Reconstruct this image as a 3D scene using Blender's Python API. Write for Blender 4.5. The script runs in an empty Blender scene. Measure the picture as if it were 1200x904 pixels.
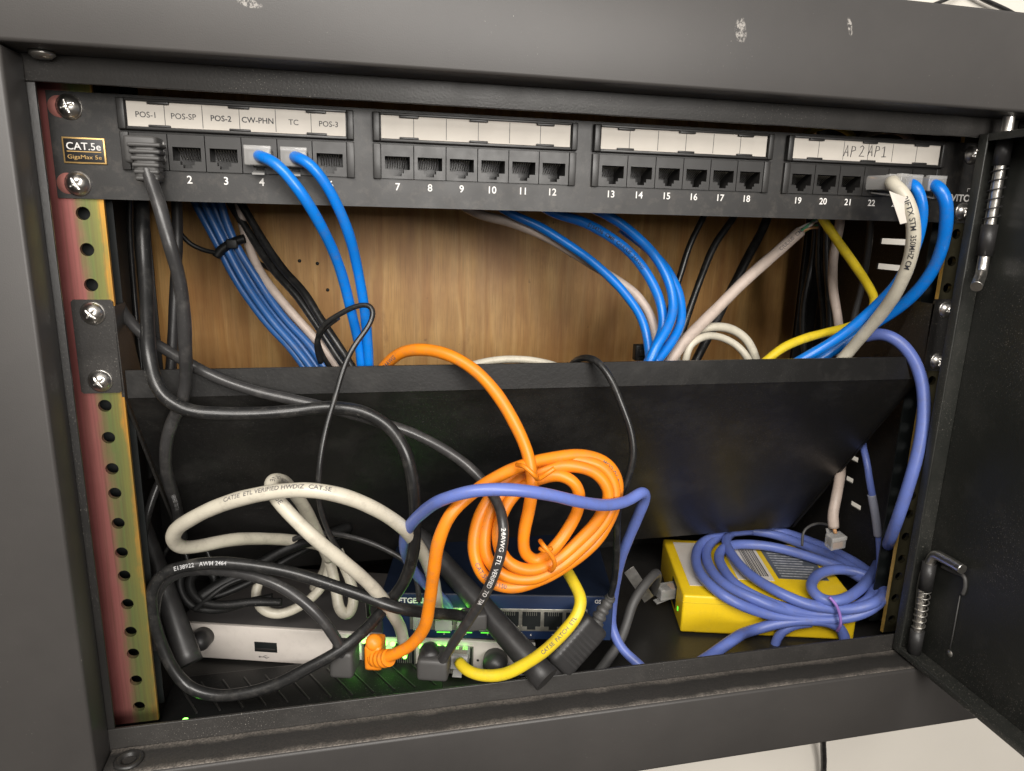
import bpy, bmesh, math, random
from mathutils import Vector, Matrix, Euler
random.seed(7)
# everything is authored in millimetres and written to the meshes in metres
S = 0.001
sc = bpy.context.scene
C = sc.collection

# ------------------------------------------------------------------ camera
FPX = 825.25                      # focal length in pixels of a 1200 px wide frame
CAM = Vector((-116.45, -357.45, -25.39))
ROT = Euler((1.336026, -0.024931, -0.220263), 'XYZ')
cd = bpy.data.cameras.new('camera'); cam = bpy.data.objects.new('camera', cd); C.objects.link(cam)
cam.location = CAM * S; cam.rotation_euler = ROT
cd.sensor_fit = 'HORIZONTAL'; cd.sensor_width = 36.0; cd.lens = FPX / 1200 * 36.0
cd.clip_start = 0.01; cd.clip_end = 50
sc.camera = cam
# ------------------------------------------------------------------ light
w = bpy.data.worlds.new('World'); sc.world = w; w.use_nodes = True
bg = w.node_tree.nodes['Background']; bg.inputs[0].default_value = (1.0, 0.93, 0.84, 1); bg.inputs[1].default_value = 0.62
_n = w.node_tree; _tc = _n.nodes.new('ShaderNodeTexCoord'); _sp = _n.nodes.new('ShaderNodeSeparateXYZ'); _rp = _n.nodes.new('ShaderNodeValToRGB')
_mr = _n.nodes.new('ShaderNodeMapRange'); _mr.inputs['From Min'].default_value = -1
_n.links.new(_tc.outputs['Generated'], _sp.inputs[0]); _n.links.new(_sp.outputs['Z'], _mr.inputs['Value']); _n.links.new(_mr.outputs[0], _rp.inputs['Fac'])
_e = _rp.color_ramp.elements; _e[0].position = .30; _e[0].color = (.10, .085, .07, 1); _e[1].position = .75; _e[1].color = (1, .955, .90, 1)
_m = _e.new(.52); _m.color = (.5, .465, .42, 1)
_n.links.new(_rp.outputs['Color'], bg.inputs[0])   # a dim room: dark floor, pale walls and ceiling
def area(name, loc, target, sx, sy, watt, col):
    d = bpy.data.lights.new(name, 'AREA'); d.shape = 'RECTANGLE'; d.size = sx * S; d.size_y = sy * S
    d.energy = watt; d.color = col
    o = bpy.data.objects.new(name, d); C.objects.link(o); o.location = Vector(loc) * S
    o.rotation_euler = (Vector(target) - Vector(loc)).to_track_quat('-Z', 'Y').to_euler()
    return o
area('ceiling_and_fill_light', (-380, -1000, 680), (0, 0, -80), 900, 420, 18, (1.0, 0.955, 0.90))
area('ceiling_and_fill_light', (250, -1750, 260), (0, 0, -60), 900, 500, 27, (1.0, 0.96, 0.91))  # added low frontal fill to brighten the plywood, no ceiling fitting
sc.view_settings.view_transform = 'Standard'; sc.view_settings.look = 'None'
sc.view_settings.exposure = 0; sc.view_settings.gamma = 1
sc.render.engine = 'CYCLES'

RM = ROT.to_matrix()
def at(px, py, Y):
    """point of depth Y (mm) seen at pixel (px, py) of the 1200 x 904 photograph"""
    d = RM @ Vector(((px - 600) / FPX, -(py - 452) / FPX, -1))
    return CAM + d * ((Y - CAM.y) / d.y)
def atZ(px, py, Z):
    d = RM @ Vector(((px - 600) / FPX, -(py - 452) / FPX, -1))
    return CAM + d * ((Z - CAM.z) / d.z)
def atX(px, py, X):
    d = RM @ Vector(((px - 600) / FPX, -(py - 452) / FPX, -1))
    return CAM + d * ((X - CAM.x) / d.x)
def depth(p): return -(RM.transposed() @ (Vector(p) - CAM)).z
def mm(p, px): return px * depth(p) / FPX     # size in mm of px pixels at point p

# ------------------------------------------------------------------ materials
def newmat(name):
    m = bpy.data.materials.new(name); m.use_nodes = True
    nt = m.node_tree; return m, nt, nt.nodes['Principled BSDF']
def N(nt, t, **kw):
    n = nt.nodes.new(t)
    for k, v in kw.items(): setattr(n, k, v)
    return n
def L(nt, a, b): nt.links.new(a, b)
def coords(nt, scale=(1, 1, 1)):
    tc = N(nt, 'ShaderNodeTexCoord'); mp = N(nt, 'ShaderNodeMapping'); mp.inputs['Scale'].default_value = scale
    L(nt, tc.outputs['Object'], mp.inputs['Vector']); return mp.outputs['Vector']
def noise(nt, vec, scale, detail=3, rough=.5):
    n = N(nt, 'ShaderNodeTexNoise'); n.inputs['Scale'].default_value = scale; n.inputs['Detail'].default_value = detail
    n.inputs['Roughness'].default_value = rough; L(nt, vec, n.inputs['Vector']); return n.outputs['Fac']
def ramp(nt, fac, stops):
    r = N(nt, 'ShaderNodeValToRGB'); e = r.color_ramp.elements
    while len(e) < len(stops): e.new(0.5)
    for el, (p, c) in zip(e, stops):
        el.position = p; el.color = (*c, 1) if len(c) == 3 else c
    L(nt, fac, r.inputs['Fac']); return r.outputs['Color']
def mix(nt, fac, a, b):
    n = N(nt, 'ShaderNodeMix', data_type='RGBA')
    if isinstance(fac, (int, float)): n.inputs[0].default_value = fac
    else: L(nt, fac, n.inputs[0])
    for i, v in ((6, a), (7, b)):
        if isinstance(v, tuple): n.inputs[i].default_value = (*v, 1)
        else: L(nt, v, n.inputs[i])
    return n.outputs[2]
def bump(nt, b, h, strength, dist):
    n = N(nt, 'ShaderNodeBump'); n.inputs['Strength'].default_value = strength; n.inputs['Distance'].default_value = dist * S
    L(nt, h, n.inputs['Height']); L(nt, n.outputs['Normal'], b.inputs['Normal'])
def mat(name, col, rough=.5, metal=0, var=.12, vs=60, bs=0, bscale=1200, spec=.5, dust=0, dustcol=(.5, .46, .4), scale=(1, 1, 1), trans=0, coat=0, grime=0, gcol=(.14, .12, .10), gs=170):
    m, nt, b = newmat(name); v = coords(nt, scale)
    n1 = noise(nt, v, vs, 4)
    dark = tuple(c * (1 - var) for c in col); lite = tuple(min(1, c * (1 + var)) for c in col)
    c = ramp(nt, n1, [(.3, dark), (.7, lite)])
    if dust:
        d = noise(nt, v, 1400, 2, .6); d2 = noise(nt, v, 14, 3)
        th = ramp(nt, d, [(.63, (0, 0, 0)), (.70, (1, 1, 1))])
        pl = ramp(nt, d2, [(.42, (0, 0, 0)), (.7, (dust, dust, dust))])
        mu = N(nt, 'ShaderNodeMath', operation='MULTIPLY'); L(nt, th, mu.inputs[0]); L(nt, pl, mu.inputs[1])
        c = mix(nt, mu.outputs[0], c, dustcol)
    if grime:       # rubbed-in dirt and hand marks of their own shape
        c = mix(nt, ramp(nt, noise(nt, coords(nt), gs, 6, .72), [(.50, (0,) * 3), (.72, (grime,) * 3)]), c, gcol)
    L(nt, c, b.inputs['Base Color'])
    rr = N(nt, 'ShaderNodeMapRange'); rr.inputs['To Min'].default_value = max(0, rough - .08); rr.inputs['To Max'].default_value = min(1, rough + .1)
    L(nt, noise(nt, v, vs * 2.3, 3), rr.inputs['Value']); L(nt, rr.outputs[0], b.inputs['Roughness'])
    b.inputs['Metallic'].default_value = metal; b.inputs['Specular IOR Level'].default_value = spec
    if trans: b.inputs['Transmission Weight'].default_value = trans
    if coat: b.inputs['Coat Weight'].default_value = coat
    if bs: bump(nt, b, noise(nt, v, bscale, 2), bs, .25)
    return m
def emis(name, col, strength):
    m, nt, b = newmat(name); b.inputs['Base Color'].default_value = (*col, 1)
    b.inputs['Emission Color'].default_value = (*col, 1); b.inputs['Emission Strength'].default_value = strength
    return m
M = {}
M['powder'] = mat('black_powder_coat', (.050, .046, .043), .46, bs=.2, bscale=2000, dust=.5, vs=25)
M['lip'] = mat('black_powder_coat_lip', (.030, .028, .026), .42, bs=.25, bscale=900, dust=.6, vs=25, grime=0.4, gcol=(.07, .065, .06), gs=40)
M['inner'] = mat('black_inside_paint', (.018, .017, .016), .4, bs=.2, bscale=700, dust=.25, vs=20)
M['door'] = mat('black_door_paint', (.024, .025, .022), .42, bs=.3, bscale=900, dust=.7, vs=12, grime=0.45, gcol=(.06, .058, .052), gs=26)
M['shelf'] = mat('black_satin_sheet', (.012, .0115, .011), .37, bs=.2, bscale=700, dust=.3, vs=14, dustcol=(.3, .29, .27), grime=0.5, gcol=(.045, .043, .04), gs=22)
M['panel'] = mat('panel_black', (.018, .017, .016), .42, bs=.12, bscale=1500, vs=30, grime=0.25)
M['port'] = mat('port_plastic', (.021, .020, .019), .38, vs=80)
M['hole'] = mat('jack_dark', (.006, .008, .008), .5)
M['contact'] = mat('jack_contacts', (.45, .42, .36), .3, .9)
M['paper'] = mat('label_paper', (.63, .585, .52), .6, var=.04, vs=80)
M['ink'] = mat('black_ink', (.03, .03, .035), .6)
M['greyink'] = mat('worn_black_print', (.13, .12, .12), .7, var=.3, vs=600)
M['whiteink'] = mat('white_print', (.75, .73, .7), .6, var=.1)
M['dimwhite'] = mat('faint_white_print', (.42, .42, .42), .6, var=.4, vs=500)
M['gold'] = mat('badge_gold', (.65, .42, .16), .35, .7)
M['badge'] = mat('badge_black', (.012, .011, .011), .38)
M['steel'] = mat('nickel_screw', (.8, .77, .72), .32, 1, var=.15, vs=250, bs=.05)
M['dullsteel'] = mat('dull_steel', (.5, .48, .44), .32, .9, var=.25, vs=200, bs=.1)
M['cream_wall'] = mat('painted_wall', (.72, .68, .61), .7, var=.03, vs=8, bs=.2, bscale=120)
M['blue'] = mat('blue_jacket', (.003, .18, .66), .3, var=.06, vs=40, bs=.06, bscale=300, grime=0.28)
M['darkblue'] = mat('blue_jacket_plain', (.022, .10, .30), .38, var=.1, vs=40, bs=.08, bscale=300, grime=0.3)
M['white'] = mat('white_jacket', (.55, .51, .415), .38, var=.07, vs=50, bs=.08, bscale=250, grime=0.3)
M['pinkwhite'] = mat('offwhite_jacket', (.50, .41, .35), .45, var=.08, vs=60, bs=.08, bscale=250, grime=0.3)
M['orange'] = mat('orange_jacket', (.80, .23, .008), .42, var=.1, vs=60, bs=.12, bscale=250, grime=0.3)
M['peri'] = mat('periwinkle_jacket', (.12, .17, .47), .38, var=.07, vs=40, bs=.06, bscale=250, grime=0.3)
M['purple'] = mat('purple_twist_tie', (.36, .2, .6), .4)
M['yellow'] = mat('yellow_jacket', (.70, .52, .02), .4, var=.08, vs=60, bs=.08, bscale=300, grime=0.25)
M['black'] = mat('black_jacket', (.014, .014, .014), .3, bs=.16, bscale=180, vs=30, dust=.25, grime=0.5, gcol=(.07, .066, .06), gs=150)
M['grey'] = mat('charcoal_jacket', (.034, .033, .033), .3, bs=.12, bscale=200, vs=30, dust=.2, grime=0.5, gcol=(.10, .095, .09), gs=150)
M['rubber'] = mat('grey_rubber', (.06, .058, .056), .5, bs=.08)
M['rubber2'] = mat('dark_rubber', (.034, .033, .033), .4, bs=.05)
M['antenna'] = mat('matt_black_plastic', (.026, .025, .025), .42, bs=.06, bscale=900, grime=0.3, gcol=(.07, .068, .065), gs=90)
M['silver'] = mat('warm_silver_plastic', (.62, .57, .52), .42, var=.03, vs=20, grime=0.12)
M['routertop'] = mat('dark_grey_lid', (.075, .07, .068), .45, bs=.05)
M['navy'] = mat('navy_metal', (.005, .010, .024), .42, var=.12, bs=.1, bscale=800)
M['navyfront'] = mat('navy_front', (.012, .026, .072), .4, var=.1, bs=.08, bscale=900)
M['ylbox'] = mat('yellow_plastic', (.85, .575, .012), .42, var=.03, vs=20, bs=.04, bscale=800, grime=0.1)
M['clear'] = mat('clear_plastic', (.55, .54, .52), .12, trans=.88, var=.02)
M['led'] = emis('green_led', (.22, 1, .10), 6)
M['ledsoft'] = emis('green_light_pipe', (.12, .9, .05), 1.0)
_b = M['clear'].node_tree.nodes['Principled BSDF']; _b.inputs['Transmission Weight'].default_value = 0; _b.inputs['Alpha'].default_value = .42
M['copper'] = mat('bare_conductors', (.75, .42, .2), .4, .3)
M['greenwire'] = mat('green_conductor', (.12, .42, .22), .4)
M['black_gloss'] = mat('glossy_black_plastic', (.008, .008, .008), .45, spec=.25, vs=40, dust=.3)
M['portmetal'] = mat('tin_shield', (.62, .60, .52), .3, .85, var=.2, vs=300)

# dusty ledge: pale dust gathered along its two edges
def dusty():
    m, nt, b = newmat('dusty_black_ledge'); v = coords(nt)
    base = (.022, .021, .020)
    tc = N(nt, 'ShaderNodeTexCoord'); sp = N(nt, 'ShaderNodeSeparateXYZ'); L(nt, tc.outputs['Object'], sp.inputs[0])
    n1 = noise(nt, v, 55, 6, .7); n2 = noise(nt, v, 900, 6, .75)
    # wander of the band with noise
    ad = N(nt, 'ShaderNodeMath', operation='MULTIPLY_ADD'); ad.inputs[1].default_value = .010; L(nt, n1, ad.inputs[0]); L(nt, sp.outputs['Y'], ad.inputs[2])
    mr = N(nt, 'ShaderNodeMapRange'); mr.inputs['From Min'].default_value = -.0365; mr.inputs['From Max'].default_value = -.0135; L(nt, ad.outputs[0], mr.inputs['Value'])
    band = ramp(nt, mr.outputs[0], [(0, (.6,) * 3), (.1, (1,) * 3), (.28, (.10,) * 3), (.72, (.05,) * 3), (.88, (.9,) * 3), (1, (.6,) * 3)])
    sp2 = ramp(nt, n2, [(.36, (0.12,) * 3), (.68, (1,) * 3)])
    mu = N(nt, 'ShaderNodeMath', operation='MULTIPLY'); L(nt, band, mu.inputs[0]); L(nt, sp2, mu.inputs[1])
    mu2 = N(nt, 'ShaderNodeMath', operation='MULTIPLY'); mu2.inputs[1].default_value = .66; L(nt, mu.outputs[0], mu2.inputs[0])
    L(nt, mix(nt, mu2.outputs[0], base, (.42, .37, .32)), b.inputs['Base Color'])
    b.inputs['Roughness'].default_value = .5; bump(nt, b, n2, .3, .3)
    return m
M['dusty'] = dusty()
def face_scuff(name='front_face_paint', spots=()):
    """powder coat with a few pale rubbed scuffs at given places"""
    m, nt, b = newmat(name); v = coords(nt)
    c = ramp(nt, noise(nt, v, 9, 6, .6), [(.3, (.036, .0335, .032)), (.7, (.053, .049, .046))])
    sp = noise(nt, v, 1000, 2, .6); st = ramp(nt, sp, [(.70, (0,) * 3), (.76, (1,) * 3)])
    pl = ramp(nt, noise(nt, v, 30, 3), [(.5, (0,) * 3), (.7, (.6,) * 3)])
    mu = N(nt, 'ShaderNodeMath', operation='MULTIPLY'); L(nt, st, mu.inputs[0]); L(nt, pl, mu.inputs[1])
    c = mix(nt, mu.outputs[0], c, (.45, .42, .38))
    fine = ramp(nt, noise(nt, v, 700, 4, .7), [(.46, (0,) * 3), (.58, (.9,) * 3)])
    for (x, y, z, rx, rz, ang) in spots:
        tc = N(nt, 'ShaderNodeTexCoord'); mp = N(nt, 'ShaderNodeMapping', vector_type='TEXTURE')
        mp.inputs['Location'].default_value = (x * S, y * S, (z + 335) * S); mp.inputs['Rotation'].default_value = (0, ang, 0)
        mp.inputs['Scale'].default_value = (rx * S, 1, rz * S); L(nt, tc.outputs['Object'], mp.inputs['Vector'])
        ln = N(nt, 'ShaderNodeVectorMath', operation='LENGTH'); L(nt, mp.outputs[0], ln.inputs[0])
        wn = N(nt, 'ShaderNodeMath', operation='MULTIPLY_ADD'); wn.inputs[1].default_value = .9; L(nt, noise(nt, v, 130, 4, .6), wn.inputs[0]); L(nt, ln.outputs['Value'], wn.inputs[2])
        msk = ramp(nt, wn.outputs[0], [(.85, (.6,) * 3), (1.0, (0,) * 3)])
        mm_ = N(nt, 'ShaderNodeMath', operation='MULTIPLY'); L(nt, msk, mm_.inputs[0]); L(nt, fine, mm_.inputs[1])
        c = mix(nt, mm_.outputs[0], c, (.5, .47, .43))
    L(nt, c, b.inputs['Base Color']); b.inputs['Roughness'].default_value = .45
    bump(nt, b, noise(nt, v, 2000, 3, .6), .22, .2)
    return m
def plywood():
    """rotary cut veneer: wandering vertical grain, darker heart streaks, a few stains"""
    m, nt, b = newmat('plywood'); v = coords(nt, (1, 1, .16)); v2 = coords(nt, (1, 1, .035)); v3 = coords(nt, (1, 1, .45))
    wv = N(nt, 'ShaderNodeTexWave', wave_type='BANDS', bands_direction='X'); wv.inputs['Scale'].default_value = 11; wv.inputs['Distortion'].default_value = 12
    wv.inputs['Detail'].default_value = 4; wv.inputs['Detail Scale'].default_value = 1.4; wv.inputs['Detail Roughness'].default_value = .65; L(nt, coords(nt, (1, 1, .12)), wv.inputs['Vector'])
    c = ramp(nt, wv.outputs['Fac'], [(0, (.68, .38, .12)), (.55, (.76, .46, .17)), (.85, (.70, .40, .13)), (1, (.58, .30, .09))])
    a = noise(nt, v, 30, 6, .62); c = mix(nt, ramp(nt, a, [(.35, (.75,) * 3), (.58, (0,) * 3)]), c, (.34, .165, .055))
    bl_ = noise(nt, coords(nt, (1, 1, .8)), 16, 4, .6); c = mix(nt, ramp(nt, bl_, [(.42, (0,) * 3), (.66, (.55,) * 3)]), c, (.40, .17, .05))
    g = noise(nt, v2, 1100, 3, .6); c = mix(nt, ramp(nt, g, [(.5, (0,) * 3), (.72, (.4,) * 3)]), c, (.26, .12, .04))
    st = noise(nt, v3, 45, 5, .7); c = mix(nt, ramp(nt, st, [(.58, (0,) * 3), (.78, (.7,) * 3)]), c, (.30, .13, .045))
    kn = noise(nt, coords(nt, (1, 1, .7)), 120, 2, .5); c = mix(nt, ramp(nt, kn, [(.74, (0,) * 3), (.8, (.8,) * 3)]), c, (.16, .07, .03))
    L(nt, c, b.inputs['Base Color']); b.inputs['Roughness'].default_value = .5
    bump(nt, b, g, .25, .4); return m
M['plywood'] = plywood()
def zinc(x0, x1, name, streak=False):
    """iridescent yellow zinc plating: pink, green and gold bands across its width"""
    m, nt, b = newmat(name); tc = N(nt, 'ShaderNodeTexCoord'); sp = N(nt, 'ShaderNodeSeparateXYZ'); L(nt, tc.outputs['Object'], sp.inputs[0])
    v = coords(nt, (1, 1, .04)); n1 = noise(nt, v, 500, 5, .65); n2 = noise(nt, coords(nt, (1, 1, .5)), 60, 5, .65)
    mr = N(nt, 'ShaderNodeMapRange'); mr.inputs['From Min'].default_value = x0 * S; mr.inputs['From Max'].default_value = x1 * S
    L(nt, sp.outputs['X'], mr.inputs['Value'])
    a = N(nt, 'ShaderNodeMath', operation='MULTIPLY_ADD'); a.inputs[1].default_value = .22; L(nt, n1, a.inputs[0]); L(nt, mr.outputs[0], a.inputs[2])
    a2 = N(nt, 'ShaderNodeMath', operation='MULTIPLY_ADD'); a2.inputs[1].default_value = .42; L(nt, n2, a2.inputs[0]); L(nt, a.outputs[0], a2.inputs[2])
    a3 = N(nt, 'ShaderNodeMath', operation='SUBTRACT'); a3.inputs[1].default_value = .34; L(nt, a2.outputs[0], a3.inputs[0])
    c0 = ramp(nt, a3.outputs[0], [(0, (.20, .07, .06)), (.2, (.40, .125, .12)), (.46, (.50, .19, .17)), (.56, (.33, .25, .13)), (.68, (.22, .27, .10)), (.9, (.30, .29, .09)), (1, (.70, .36, .07))])
    stk = ramp(nt, noise(nt, coords(nt, (1, 1, .012)), 900, 3, .6), [(.45, (0,) * 3), (.7, (.45,) * 3)])
    c = mix(nt, stk, c0, (.20, .10, .07))
    L(nt, c, b.inputs['Base Color']); b.inputs['Metallic'].default_value = .72; b.inputs['Roughness'].default_value = .42
    bump(nt, b, n1, .12, .15); return m
M['zinc'] = zinc(-248, -224, 'zinc_plating')
M['zincreflect'] = mat('zinc_door_reflection', (.07, .062, .035), .38, .7, var=.3, vs=60)  # reflection of the dark door painted into the right rail's colour
M['zincedge'] = mat('gold_zinc_edge', (.55, .36, .10), .4, .5, var=.25, vs=90)

# ------------------------------------------------------------------ mesh building
class G:
    def __init__(s): s.v = []; s.f = []; s.sm = []
    def add(s, vs, fs, smooth=False):
        b = len(s.v); s.v += [Vector(x) for x in vs]; s.f += [tuple(b + i for i in f) for f in fs]; s.sm += [smooth] * len(fs); return s
    def bm(s, bm, smooth=False, T=None):
        bm.verts.index_update()
        s.add([(T @ v.co if T else v.co.copy()) for v in bm.verts], [[v.index for v in f.verts] for f in bm.faces], smooth); bm.free(); return s
    def box(s, x0, x1, y0, y1, z0, z1, bev=0, T=None, seg=2):
        bm = bmesh.new(); bmesh.ops.create_cube(bm, size=1)
        for v in bm.verts:
            v.co = Vector(((x0 + x1) / 2 + v.co.x * abs(x1 - x0), (y0 + y1) / 2 + v.co.y * abs(y1 - y0), (z0 + z1) / 2 + v.co.z * abs(z1 - z0)))
        if bev: bmesh.ops.bevel(bm, geom=list(bm.edges), offset=bev, segments=seg, affect='EDGES', profile=.6)
        return s.bm(bm, bool(bev), T)
    def tube(s, pts, r, n=14, cap=True, T=None):
        pts = [Vector(p) for p in pts]; rs = r if isinstance(r, (list, tuple)) else [r] * len(pts)
        t0 = (pts[1] - pts[0]).normalized(); u = t0.orthogonal().normalized(); vs = []; prev = t0
        for i, p in enumerate(pts):
            t = (pts[min(i + 1, len(pts) - 1)] - pts[max(i - 1, 0)]).normalized()
            q = prev.rotation_difference(t); u = (q @ u); u = (u - t * u.dot(t)).normalized(); w_ = t.cross(u); prev = t
            for k in range(n):
                a = 2 * math.pi * k / n; vs.append(p + (u * math.cos(a) + w_ * math.sin(a)) * rs[i])
        fs = []
        for i in range(len(pts) - 1):
            for k in range(n):
                fs.append((i * n + k, i * n + (k + 1) % n, (i + 1) * n + (k + 1) % n, (i + 1) * n + k))
        if cap: fs.append(tuple(range(n))[::-1]); fs.append(tuple((len(pts) - 1) * n + k for k in range(n)))
        if T: vs = [T @ v for v in vs]
        b = len(s.sm); s.add(vs, fs, True)
        if cap: s.sm[-1] = s.sm[-2] = False
        return s
    def prism(s, poly, a, b, axis='y', T=None):
        n = len(poly)
        def P(u, v, w_): return Vector((u, w_, v)) if axis == 'y' else (Vector((w_, u, v)) if axis == 'x' else Vector((u, v, w_)))
        vs = [P(u, v, a) for u, v in poly] + [P(u, v, b) for u, v in poly]
        if T: vs = [T @ v for v in vs]
        return s.add(vs, [tuple(range(n)), tuple(range(n, 2 * n))[::-1]] + [(i, (i + 1) % n, n + (i + 1) % n, n + i) for i in range(n)])
    def plate(s, xs, zs, solid, y0, y1, T=None, axis='y'):
        """sheet made of the solid cells of a grid, with real openings"""
        def P(u, w_, v): return Vector((u, w_, v)) if axis == 'y' else Vector((w_, u, v))
        def q(*p):
            p = [T @ x if T else x for x in p]; s.add(p, [(0, 1, 2, 3)])
        nx, nz = len(xs) - 1, len(zs) - 1
        ok = lambda i, j: 0 <= i < nx and 0 <= j < nz and solid(i, j)
        for i in range(nx):
            for j in range(nz):
                if not ok(i, j): continue
                a, b, c, d = xs[i], xs[i + 1], zs[j], zs[j + 1]
                q(P(a, y0, c), P(b, y0, c), P(b, y0, d), P(a, y0, d)); q(P(a, y1, c), P(a, y1, d), P(b, y1, d), P(b, y1, c))
                if not ok(i - 1, j): q(P(a, y0, c), P(a, y0, d), P(a, y1, d), P(a, y1, c))
                if not ok(i + 1, j): q(P(b, y0, c), P(b, y1, c), P(b, y1, d), P(b, y0, d))
                if not ok(i, j - 1): q(P(a, y0, c), P(a, y1, c), P(b, y1, c), P(b, y0, c))
                if not ok(i, j + 1): q(P(a, y0, d), P(b, y0, d), P(b, y1, d), P(a, y1, d))
        return s
    def lathe(s, prof, p0, axis, n=32):
        """prof: list of (radius, height) revolved about axis through p0"""
        ax = Vector(axis).normalized(); u = ax.orthogonal().normalized(); w_ = ax.cross(u); p0 = Vector(p0)
        vs = [p0 + ax * h + (u * math.cos(2 * math.pi * k / n) + w_ * math.sin(2 * math.pi * k / n)) * r for r, h in prof for k in range(n)]
        fs = [(i * n + k, i * n + (k + 1) % n, (i + 1) * n + (k + 1) % n, (i + 1) * n + k) for i in range(len(prof) - 1) for k in range(n)]
        fs += [tuple(range(n))[::-1], tuple((len(prof) - 1) * n + k for k in range(n))]
        return s.add(vs, fs, True)
    def screw(s, x, y, z, r, rot=0.3, d=(0, -1, 0)):
        """pan head with a cross recess, standing out along -Y"""
        nr, na = 14, 56; vs = []
        for i in range(nr + 1):
            t = i / nr; rr = r * t
            h = (0.62 * r * (1 - t ** 2.4) + .25) if i < nr else 0
            for k in range(na):
                a = 2 * math.pi * k / na; px, pz = rr * math.cos(a), rr * math.sin(a)
                c, s_ = math.cos(rot), math.sin(rot); u, v = px * c + pz * s_, -px * s_ + pz * c
                hh = h
                if t < .55 and min(abs(u), abs(v)) < .085 * r: hh -= .22 * r * (1 - t / .8)
                vs.append((x + px, y - hh, z + pz))
        fs = [(i * na + k, i * na + (k + 1) % na, (i + 1) * na + (k + 1) % na, (i + 1) * na + k) for i in range(nr) for k in range(na)]
        return s.add(vs, fs, True)

MATS = {}   # object name -> world matrix (mm) of the thing it belongs to
def tag(o, label=None, cat=None, group=None, kind=None):
    if label: o['label'] = label
    if cat: o['category'] = cat
    if group: o['group'] = group
    if kind: o['kind'] = kind
    return o
def thing(name, loc, rotz, label, cat, group=None):
    o = bpy.data.objects.new(name, None); C.objects.link(o); o.empty_display_size = .01
    loc = Vector(loc); o.location = loc * S; o.rotation_euler = (0, 0, rotz)
    MATS[o.name] = Matrix.Translation(loc) @ Matrix.Rotation(rotz, 4, 'Z')
    return tag(o, label, cat, group)
def obj(name, g, m, parent=None, local=False, label=None):
    """one mesh object; world coordinates in mm unless local"""
    Mx = MATS.get(parent.name) if parent else Matrix.Identity(4)
    base = Vector((0, 0, 0))
    if parent is None and g.v:
        lo = Vector([min(v[i] for v in g.v) for i in range(3)]); hi = Vector([max(v[i] for v in g.v) for i in range(3)])
        base = Vector(((lo.x + hi.x) / 2, (lo.y + hi.y) / 2, lo.z)); Mx = Matrix.Translation(base)
    inv = Matrix.Identity(4) if local else Mx.inverted()
    me = bpy.data.meshes.new(name); me.from_pydata([(inv @ v) * S for v in g.v], [], g.f)
    me.polygons.foreach_set('use_smooth', g.sm)
    me.materials.append(M[m] if isinstance(m, str) else m)
    bm = bmesh.new(); bm.from_mesh(me); bmesh.ops.recalc_face_normals(bm, faces=bm.faces); bm.to_mesh(me); bm.free()
    me.update()
    o = bpy.data.objects.new(name, me); C.objects.link(o)
    if parent: o.parent = parent
    else: o.location = base * S
    MATS[o.name] = Mx
    if label: o['label'] = label
    return o
def one(name, g, m, label, cat, group=None): return tag(obj(name, g, m), label, cat, group)
def structure(name, g, m): return tag(obj(name, g, m), kind='structure')

def glyphs(txt, size, bold=0.0, sub=0, shear=0):
    cu = bpy.data.curves.new('t', 'FONT'); cu.body = txt; cu.size = size; cu.offset = bold; cu.shear = shear; cu.resolution_u = 3
    o = bpy.data.objects.new('t', cu); C.objects.link(o)
    dg = bpy.context.evaluated_depsgraph_get(); me = o.evaluated_get(dg).to_mesh()
    bm = bmesh.new(); bm.from_mesh(me)
    bmesh.ops.remove_doubles(bm, verts=bm.verts, dist=1e-4)
    if sub: bmesh.ops.subdivide_edges(bm, edges=[e for e in bm.edges if e.calc_length() > size * .18], cuts=sub)
    bm.verts.index_update()
    vs = [v.co.copy() for v in bm.verts]; fs = [[v.index for v in f.verts] for f in bm.faces]; bm.free()
    bpy.data.objects.remove(o); bpy.data.curves.remove(cu)
    return vs, fs
def text(g, txt, size, place, width=None, bold=0.0, align='c', shear=0):
    """place(u, v) -> world point; u to the right, v up"""
    vs, fs = glyphs(txt, size, bold, 0, shear)
    if not vs: return g
    x0 = min(v.x for v in vs); x1 = max(v.x for v in vs); k = (width / (x1 - x0)) if width else 1
    off = (x0 + x1) / 2 if align == 'c' else x0
    return g.add([place((v.x - off) * k, v.y) for v in vs], fs)
def stroke(g, pts, r=.22): return g.tube(pts, r, 6)

def spline(pts, step=1.6):
    """Catmull-Rom (centripetal-ish) through the points, evenly resampled (mm)"""
    P = [Vector(p) for p in pts]; P = [P[0] * 2 - P[1]] + P + [P[-1] * 2 - P[-2]]; out = []
    for i in range(1, len(P) - 2):
        a, b, c, d = P[i - 1:i + 3]; n = max(3, int((c - b).length / step))
        m1 = (c - a) * .5; m2 = (d - b) * .5
        l = (c - b).length; l0 = max((b - a).length, 1e-3); l2 = max((d - c).length, 1e-3)
        # scaled tangents keep uneven spacing from overshooting
        m1 = ((c - b) / l * l0 + (b - a) / l0 * l) / (l0 + l) * l; m2 = ((d - c) / l2 * l + (c - b) / l * l2) / (l + l2) * l
        for k in range(n):
            t = k / n; t2 = t * t; t3 = t2 * t
            out.append(b * (2 * t3 - 3 * t2 + 1) + m1 * (t3 - 2 * t2 + t) + c * (-2 * t3 + 3 * t2) + m2 * (t3 - t2))
    out.append(P[-2]); return out
def smooth(p, it=2):
    for _ in range(it): p = [p[0]] + [(p[i - 1] + p[i] * 2 + p[i + 1]) / 4 for i in range(1, len(p) - 1)] + [p[-1]]
    return p
def path_px(pts): return smooth(spline([at(*p) if len(p) == 3 else p[0] for p in pts]), 6)
def radius_for(path, wpx):
    d = sorted(depth(p) for p in path)[len(path) // 2]; return wpx / 2 * d / FPX
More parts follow.
